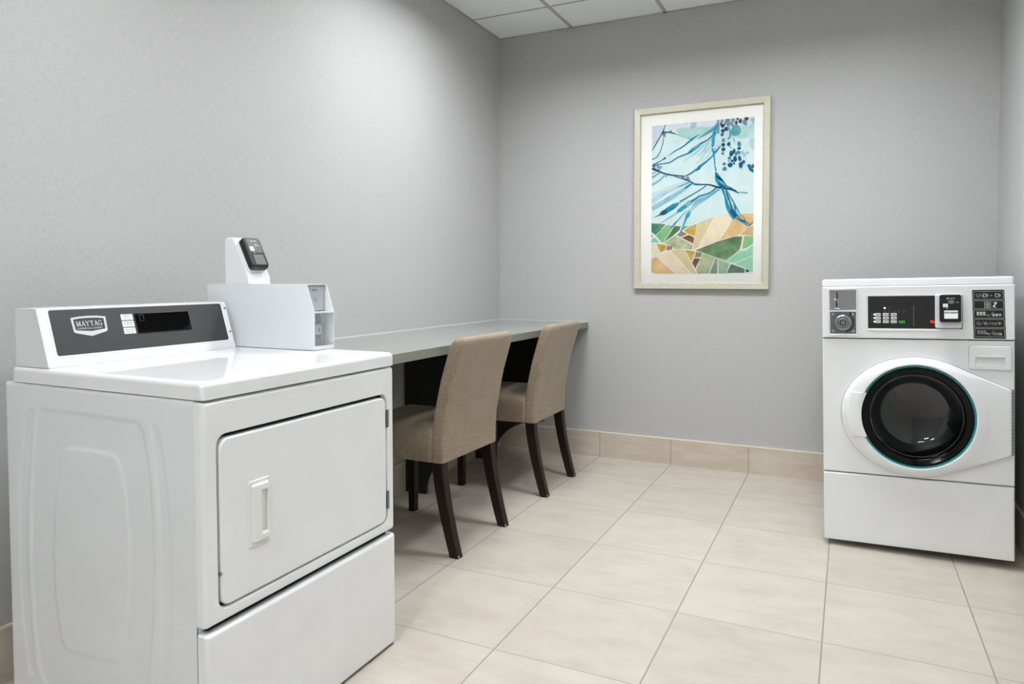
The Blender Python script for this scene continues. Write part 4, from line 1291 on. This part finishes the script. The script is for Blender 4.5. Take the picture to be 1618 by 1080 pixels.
# picture instruction label
fin = lambda u, v, d=0.0: fwm(u + (1.0 - v) * 0.030, v, d)
bm = NB()
iu0, iu1, iv0, iv1 = 0.5435, 0.6505, 0.8975, 1.0890
plate(bm, fin, iu0, iv0, iu1, iv1, FD - 0.001, FD + 0.0006, 0.004, 0.0003)
ins = obj('instruction_label', bm, 'black', fas, label='black pictogram instruction label')
bm = NB()
ID2 = FD + 0.0008
def rect_line(u0_, v0_, u1_, v1_, wd_, r=0.002):
    ps = [((u0_ + u1_) / 2 + x, (v0_ + v1_) / 2 + y) for x, y in rr(u1_ - u0_, v1_ - v0_, r, 2)]
    ps.append(ps[0])
    ribbon(bm, fin, ps, [wd_] * len(ps), ID2)
def ln(a, b, wd_=0.0008):
    ribbon(bm, fin, [a, b], [wd_, wd_], ID2)
def ring(u, v, r, wd_=0.0008):
    ps = [(u + r * math.cos(math.radians(a)), v + r * math.sin(math.radians(a))) for a in range(0, 361, 30)]
    ribbon(bm, fin, ps, [wd_] * len(ps), ID2)
hgt = (iv1 - iv0 - 0.010) / 5
rows = []
for k_ in range(5):
    v1_ = iv1 - 0.006 - k_ * (hgt + 0.0004)
    v0_ = v1_ - hgt + 0.0045
    rows.append((v0_ + v1_) / 2)
    rect_line(iu0 + 0.004, v0_, iu1 - 0.004, v1_, 0.0009)
uL = iu0
v = rows[0]   # shirt, arrow, drum, arrow, drum
for a, b in (((0.014, 0.006), (0.018, 0.004)), ((0.018, 0.004), (0.022, 0.004)), ((0.022, 0.004), (0.026, 0.006)), ((0.026, 0.006), (0.028, 0.001)), ((0.028, 0.001), (0.0245, 0.0005)), ((0.0245, 0.0005), (0.0245, -0.006)), ((0.0245, -0.006), (0.0155, -0.006)), ((0.0155, -0.006), (0.0155, 0.0005)), ((0.0155, 0.0005), (0.012, 0.001)), ((0.012, 0.001), (0.014, 0.006)), ((0.026, -0.002), (0.040, -0.002)), ((0.036, 0.001), (0.040, -0.002)), ((0.036, -0.005), (0.040, -0.002)), ((0.058, -0.001), (0.066, -0.001)), ((0.063, 0.002), (0.066, -0.001)), ((0.063, -0.004), (0.066, -0.001))):
    ln((uL + a[0], v + a[1]), (uL + b[0], v + b[1]))
for u in (0.042, 0.083):
    rect_line(uL + u - 0.007, v - 0.007, uL + u + 0.006, v + 0.007, 0.0009, 0.001)
    ring(uL + u - 0.001, v, 0.0048)
    for q in (0.010, 0.013):
        ps = [(uL + u - 0.002 + q * math.cos(math.radians(a)), v + q * 0.7 * math.sin(math.radians(a))) for a in range(-40, 41, 20)]
        ribbon(bm, fin, ps, [0.0012] * len(ps), ID2)
v = rows[1]   # dispenser and pouring hand
for q in (0, 1):
    for p_ in (0, 1):
        rect_line(uL + 0.040 + q * 0.011, v - 0.012 + p_ * 0.0125, uL + 0.050 + q * 0.011, v - 0.001 + p_ * 0.0125, 0.0009, 0.0005)
        ln((uL + 0.042 + q * 0.011, v - 0.007 + p_ * 0.0125), (uL + 0.048 + q * 0.011, v - 0.007 + p_ * 0.0125), 0.0018)
flat(bm, fin, [(uL + 0.068, v + 0.008), (uL + 0.079, v + 0.011), (uL + 0.083, v + 0.007), (uL + 0.078, v + 0.002), (uL + 0.074, v - 0.006), (uL + 0.080, v - 0.011), (uL + 0.066, v - 0.009), (uL + 0.069, v - 0.003), (uL + 0.075, v + 0.004)], ID2)
v = rows[2]
for q in range(3):
    for p_ in range(3):
        ln((uL + 0.013 + q * 0.0105, v + 0.007 - p_ * 0.005), (uL + 0.021 + q * 0.0105, v + 0.007 - p_ * 0.005), 0.0036)
rect_line(uL + 0.045, v - 0.006, uL + 0.052, v - 0.002, 0.0008, 0.001)
ln((uL + 0.052, v - 0.010), (uL + 0.070, v + 0.010))
for q in range(3):
    for p_ in range(2):
        if q < 2 or p_ == 0:
            ln((uL + 0.065 + q * 0.0105, v - 0.001 - p_ * 0.005), (uL + 0.073 + q * 0.0105, v - 0.001 - p_ * 0.005), 0.0036)
rect_line(uL + 0.0865, v - 0.008, uL + 0.0945, v - 0.004, 0.0008, 0.001)
v = rows[3]
ring(uL + 0.018, v, 0.006)
ln((uL + 0.014, v + 0.004), (uL + 0.022, v - 0.004))
for u in (0.030, 0.054, 0.078):
    ln((uL + u - 0.003, v - 0.006), (uL + u + 0.004, v + 0.007))
ring(uL + 0.042, v, 0.0045, 0.0016)
rect_line(uL + 0.062, v - 0.004, uL + 0.074, v + 0.003, 0.0009, 0.002)
for a in range(0, 180, 45):
    c_, s_ = math.cos(math.radians(a)) * 0.006, math.sin(math.radians(a)) * 0.006
    ln((uL + 0.088 - c_, v - s_), (uL + 0.088 + c_, v + s_), 0.0007)
v = rows[4]
for q in range(3):
    for p_ in range(3):
        rect_line(uL + 0.013 + q * 0.0105, v + 0.005 - p_ * 0.005, uL + 0.021 + q * 0.0105, v + 0.0085 - p_ * 0.005, 0.0006, 0.001)
ln((uL + 0.043, v - 0.003), (uL + 0.052, v - 0.003), 0.0036)
ln((uL + 0.050, v - 0.011), (uL + 0.070, v + 0.010))
for q in range(3):
    rect_line(uL + 0.064 + q * 0.0105, v - 0.003, uL + 0.072 + q * 0.0105, v + 0.001, 0.0006, 0.001)
    rect_line(uL + 0.064 + q * 0.0105, v - 0.008, uL + 0.072 + q * 0.0105, v - 0.004, 0.0006, 0.001)
ln((uL + 0.085, v - 0.0065), (uL + 0.094, v - 0.0065), 0.0036)
obj('pictograms', bm, 'label', ins, smooth=False)

# middle front panel with round opening
GU, GV, GR = 0.344, 0.577, 0.203
bm = NB()
pz0, pz1 = 0.3195, 0.8885
N = 96
def rect_ray(a, u0_, v0_, u1_, v1_, r=0.0):
    c_, s_ = math.cos(a), math.sin(a)
    ts = []
    if c_ > 1e-9: ts.append((u1_ - GU) / c_)
    if c_ < -1e-9: ts.append((u0_ - GU) / c_)
    if s_ > 1e-9: ts.append((v1_ - GV) / s_)
    if s_ < -1e-9: ts.append((v0_ - GV) / s_)
    q = min(ts)
    return (GU + c_ * q, GV + s_ * q)
import bisect
corner = [math.atan2(v - GV, u - GU) % (2 * PI) for u, v in ((WX1, pz1), (WX0, pz1), (WX0, pz0), (WX1, pz0))]
angs = sorted(set([2 * PI * i / N for i in range(N)] + corner))
def rl(inset, d):
    return [fwm(*rect_ray(a, WX0 + inset, pz0 + inset, WX1 - inset, pz1 - inset), d) for a in angs]
def cl(r, d, cu_=GU, cv_=GV):
    return [fwm(cu_ + r * math.cos(a), cv_ + r * math.sin(a), d) for a in angs]
loft(bm, [rl(0, 0.0), rl(0, 0.016), rl(0.0008, 0.0178), rl(0.003, 0.0196), rl(0.005, 0.020), cl(GR + 0.02, 0.020), cl(GR + 0.018, -0.02)], False, False)
obj('front_panel', bm, 'enamel', t, sharp=40)

# door shell: ovoid on the left, running out to the hinge on the right
pts = []
for i in range(240):
    a = 2 * PI * i / 240
    pts.append((GU + 0.279 * math.cos(a), GV + (0.240 if math.sin(a) > 0 else 0.246) * math.sin(a)))
pts = [p for p in pts if p[0] < GU + 0.20]
pts += [(0.668, 0.700), (0.668, 0.441), (0.672, 0.695), (0.672, 0.446)]
def hull(ps):
    ps = sorted(set(ps))
    def half(seq):
        h = []
        for p in seq:
            while len(h) > 1 and (h[-1][0] - h[-2][0]) * (p[1] - h[-2][1]) - (h[-1][1] - h[-2][1]) * (p[0] - h[-2][0]) <= 0:
                h.pop()
            h.append(p)
        return h
    a, b = half(ps), half(ps[::-1])
    return a[:-1] + b[:-1]
HUL = hull(pts)
def hray(a):
    c_, s_ = math.cos(a), math.sin(a)
    best = None
    n = len(HUL)
    for i in range(n):
        x0, y0 = HUL[i][0] - GU, HUL[i][1] - GV
        x1, y1 = HUL[(i + 1) % n][0] - GU, HUL[(i + 1) % n][1] - GV
        ex, ey = x1 - x0, y1 - y0
        den = c_ * ey - s_ * ex
        if abs(den) < 1e-12: continue
        tt = (x0 * ey - y0 * ex) / den
        uu = (x0 * s_ - y0 * c_) / den
        if tt > 0 and -1e-6 <= uu <= 1 + 1e-6:
            best = tt if best is None else min(best, tt)
    return best
dang = sorted(set([2 * PI * i / 144 for i in range(144)] + [math.atan2(v - GV, u - GU) % (2 * PI) for u, v in HUL[-0:] if u > 0.66]))
hr = [hray(a) for a in dang]
P0 = 0.020   # plane of the front panel
def dl(fn, d):
    out = []
    for a, r in zip(dang, hr):
        q = fn(r, a)
        dv = d(r, a) if callable(d) else d
        out.append(fwm(GU + q * math.cos(a), GV + q * math.sin(a), P0 + dv))
    return out
bm = NB()
def mid(r, a):
    return min(r - 0.012, 0.262)
loft(bm, [dl(lambda r, a: r, 0.0005), dl(lambda r, a: r - 0.0005, 0.014), dl(lambda r, a: r - 0.003, 0.019), dl(lambda r, a: r - 0.008, 0.022),
          dl(mid, lambda r, a: 0.0245 if r > 0.275 and math.cos(a) > 0 else 0.025), dl(lambda r, a: min(r - 0.018, 0.250), 0.032), dl(lambda r, a: 0.2160, 0.0375), dl(lambda r, a: 0.2110, 0.0360), dl(lambda r, a: 0.2085, 0.0310), dl(lambda r, a: 0.2080, 0.010)], False, False)
dr = obj('door', bm, 'enamel', t, sharp=45)
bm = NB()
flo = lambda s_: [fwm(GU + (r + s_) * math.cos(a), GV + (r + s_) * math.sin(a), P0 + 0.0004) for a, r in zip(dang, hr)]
loft(bm, [flo(-0.004), flo(0.0012)], False, False)  # flat grey strip stands in for the shaded gap at the door edge
obj('door_gap_shade', bm, 'greypl', dr, smooth=False, label='thin dark strip painted as shade round the door')
# teal ring, black bezel, glass bowl, drum
bm = NB()
fd = frame((GU, -P0, GV), (1, 0, 0), (0, 0, 1), (0, -1, 0))
lathe(bm, fd, 0, 0, [(0.2079, 0.012), (0.2079, 0.0325), (0.2065, 0.0340), (0.2025, 0.0325), (0.2015, 0.026), (0.2015, 0.012)], n=96, cap0=False, cap1=False)
obj('door_ring', bm, 'teal', dr, label='teal ring round the glass')
bm = NB()
lathe(bm, fd, 0, 0, [(0.2014, 0.010), (0.2014, 0.0290), (0.1985, 0.0315), (0.1930, 0.0310), (0.1830, 0.0250), (0.1780, 0.0235), (0.1755, 0.0245), (0.1735, 0.0225), (0.1700, 0.0080)], n=96, cap0=False, cap1=False)
obj('door_bezel', bm, 'bezelblack', dr, label='black glossy bezel')
bm = NB()
lathe(bm, fd, 0, 0, [(0.1705, 0.0100), (0.1650, 0.0105), (0.1600, 0.0030), (0.1520, -0.0200), (0.1440, -0.0450), (0.1360, -0.0600), (0.1220, -0.0710), (0.1000, -0.0780), (0.0700, -0.0820), (0.0350, -0.0840), (0.0050, -0.0845)], n=96, cap0=False, cap1=True)
obj('glass_bowl', bm, 'smoke', dr, label='smoked glass bowl', sharp=60)
bm = NB()
lathe(bm, fd, 0, 0, [(0.2010, 0.008), (0.1760, -0.015), (0.1740, -0.05), (0.185, -0.055), (0.2, -0.06)], n=64, cap0=False, cap1=False)
obj('door_gasket', bm, 'rubber', t)
bm = NB()
lathe(bm, fd, 0, 0, [(0.1900, -0.058), (0.2400, -0.075), (0.2400, -0.40), (0.2000, -0.42), (0.10, -0.43), (0.02, -0.425)], n=64, cap0=False, cap1=True)
for k_ in range(3):
    a = math.radians(90 + 120 * k_)
    c_, s_ = math.cos(a), math.sin(a)
    lps_ = []
    for d in (-0.10, -0.38):
        lps_.append([fd(c_ * rr_ - s_ * w_, s_ * rr_ + c_ * w_, d) for rr_, w_ in ((0.239, -0.04), (0.185, -0.012), (0.175, 0.0), (0.185, 0.012), (0.239, 0.04))])
    loft(bm, lps_)
obj('drum', bm, 'drum', t, label='dim steel drum behind the glass')
# handle grip at the left of the door
bm = NB()
ha = [math.radians(180 - 26.5 + 53.0 * i / 16) for i in range(17)]
def hl_(r, d, cl_=0.091):
    o_ = []
    for a in ha:
        s_ = math.sin(a)
        v_ = max(-cl_, min(cl_, r * s_ * (0.2035 / r)))
        o_.append(fd(-math.sqrt(max(0, r * r - v_ * v_)), v_, d))
    return o_
secs = [hl_(0.2610, 0.022), hl_(0.2600, 0.0320), hl_(0.2500, 0.0395), hl_(0.2240, 0.0435), hl_(0.2060, 0.0425), hl_(0.2020, 0.0400), hl_(0.2018, 0.020)]
vv = loft(bm, secs, False, False, close=False)
for k_ in (0, -1):
    bm.faces.new([r_[k_] for r_ in vv])
obj('door_handle', bm, 'enamel', dr, sharp=40, label='white grip plate at the left of the glass')
# hinge
bm = NB()
plate(bm, fwm, 0.6705, 0.441, 0.6800, 0.700, P0 - 0.001, P0 + 0.006, 0.001, 0.001)
hg = obj('hinge', bm, 'steelpl', dr, label='long steel piano hinge')
bm = NB()
for i in range(1, 18):
    z = 0.441 + 0.259 * i / 18
    box(bm, 0.6702, -(P0 + 0.0064), z - 0.0009, 0.6803, -(P0 - 0.001), z + 0.0009)
obj('hinge_joints', bm, 'gap', hg, smooth=False)
# detergent drawer
du, dv = 0.6015, 0.8215
bm = NB()
rrl(bm, fwm, [(du, dv, 0.1445, 0.0975, 0.009, P0 - 0.001), (du, dv, 0.1445, 0.0975, 0.009, P0 + 0.0002)], n=5)  # grey rim plate, painted as the shade in the drawer gap
obj('drawer_gap_shade', bm, 'greypl', t)
bm = NB()
rrl(bm, fwm, [(du, dv, 0.142, 0.095, 0.008, P0 - 0.001), (du, dv, 0.142, 0.095, 0.008, P0 + 0.0055), (du, dv, 0.139, 0.092, 0.007, P0 + 0.0080), (du, dv, 0.133, 0.086, 0.006, P0 + 0.0088), (du, dv, 0.112, 0.064, 0.006, P0 + 0.0090),
              (du, dv - 0.014, 0.102, 0.042, 0.008, P0 + 0.0088), (du, dv - 0.0125, 0.096, 0.038, 0.007, P0 + 0.0060), (du, dv - 0.003, 0.088, 0.018, 0.005, P0 + 0.0008)], n=5)
obj('detergent_drawer', bm, 'enamel', t, sharp=40)
bm = NB()
plate(bm, fwm, du - 0.045, dv + 0.0035, du + 0.046, dv + 0.0070, P0 + 0.0012, P0 + 0.0125, 0.001, 0.002)
obj('drawer_lip', bm, 'enamel', t)
# kick panel
bm = NB()
kz0, kz1 = 0.0235, 0.3155
kc, kh = (kz0 + kz1) / 2, kz1 - kz0
rrl(bm, fwm, [(wc_, kc, ww_, kh, 0.004, 0.0), (wc_, kc, ww_, kh, 0.004, 0.014), (wc_, kc, ww_ - 0.002, kh - 0.002, 0.005, 0.018), (wc_, kc, ww_ - 0.008, kh - 0.008, 0.006, 0.0205), (wc_, kc + 0.012, ww_ - 0.012, kh - 0.032, 0.003, 0.0225)], n=4)
obj('lower_panel', bm, 'enamel', t, sharp=30)
bm = NB()
box(bm, WX0 + 0.02, 0.03, 0.036, WX1 - 0.02, 0.05, 0.05)
bm.free()
for u in (0.06, 0.62):
    for y in (0.16, 0.60):
        bm = NB()
        zb = -u * math.tan(TH) + 0.0003
        lathe(bm, frame((u, y, 0), (1, 0, 0), (0, 1, 0), (0, 0, 1)), 0, 0, [(0.020, zb + 0.0008), (0.022, zb + 0.006), (0.010, zb + 0.010), (0.010, 0.036)], n=16)
        obj('foot', bm, 'rubber', t)
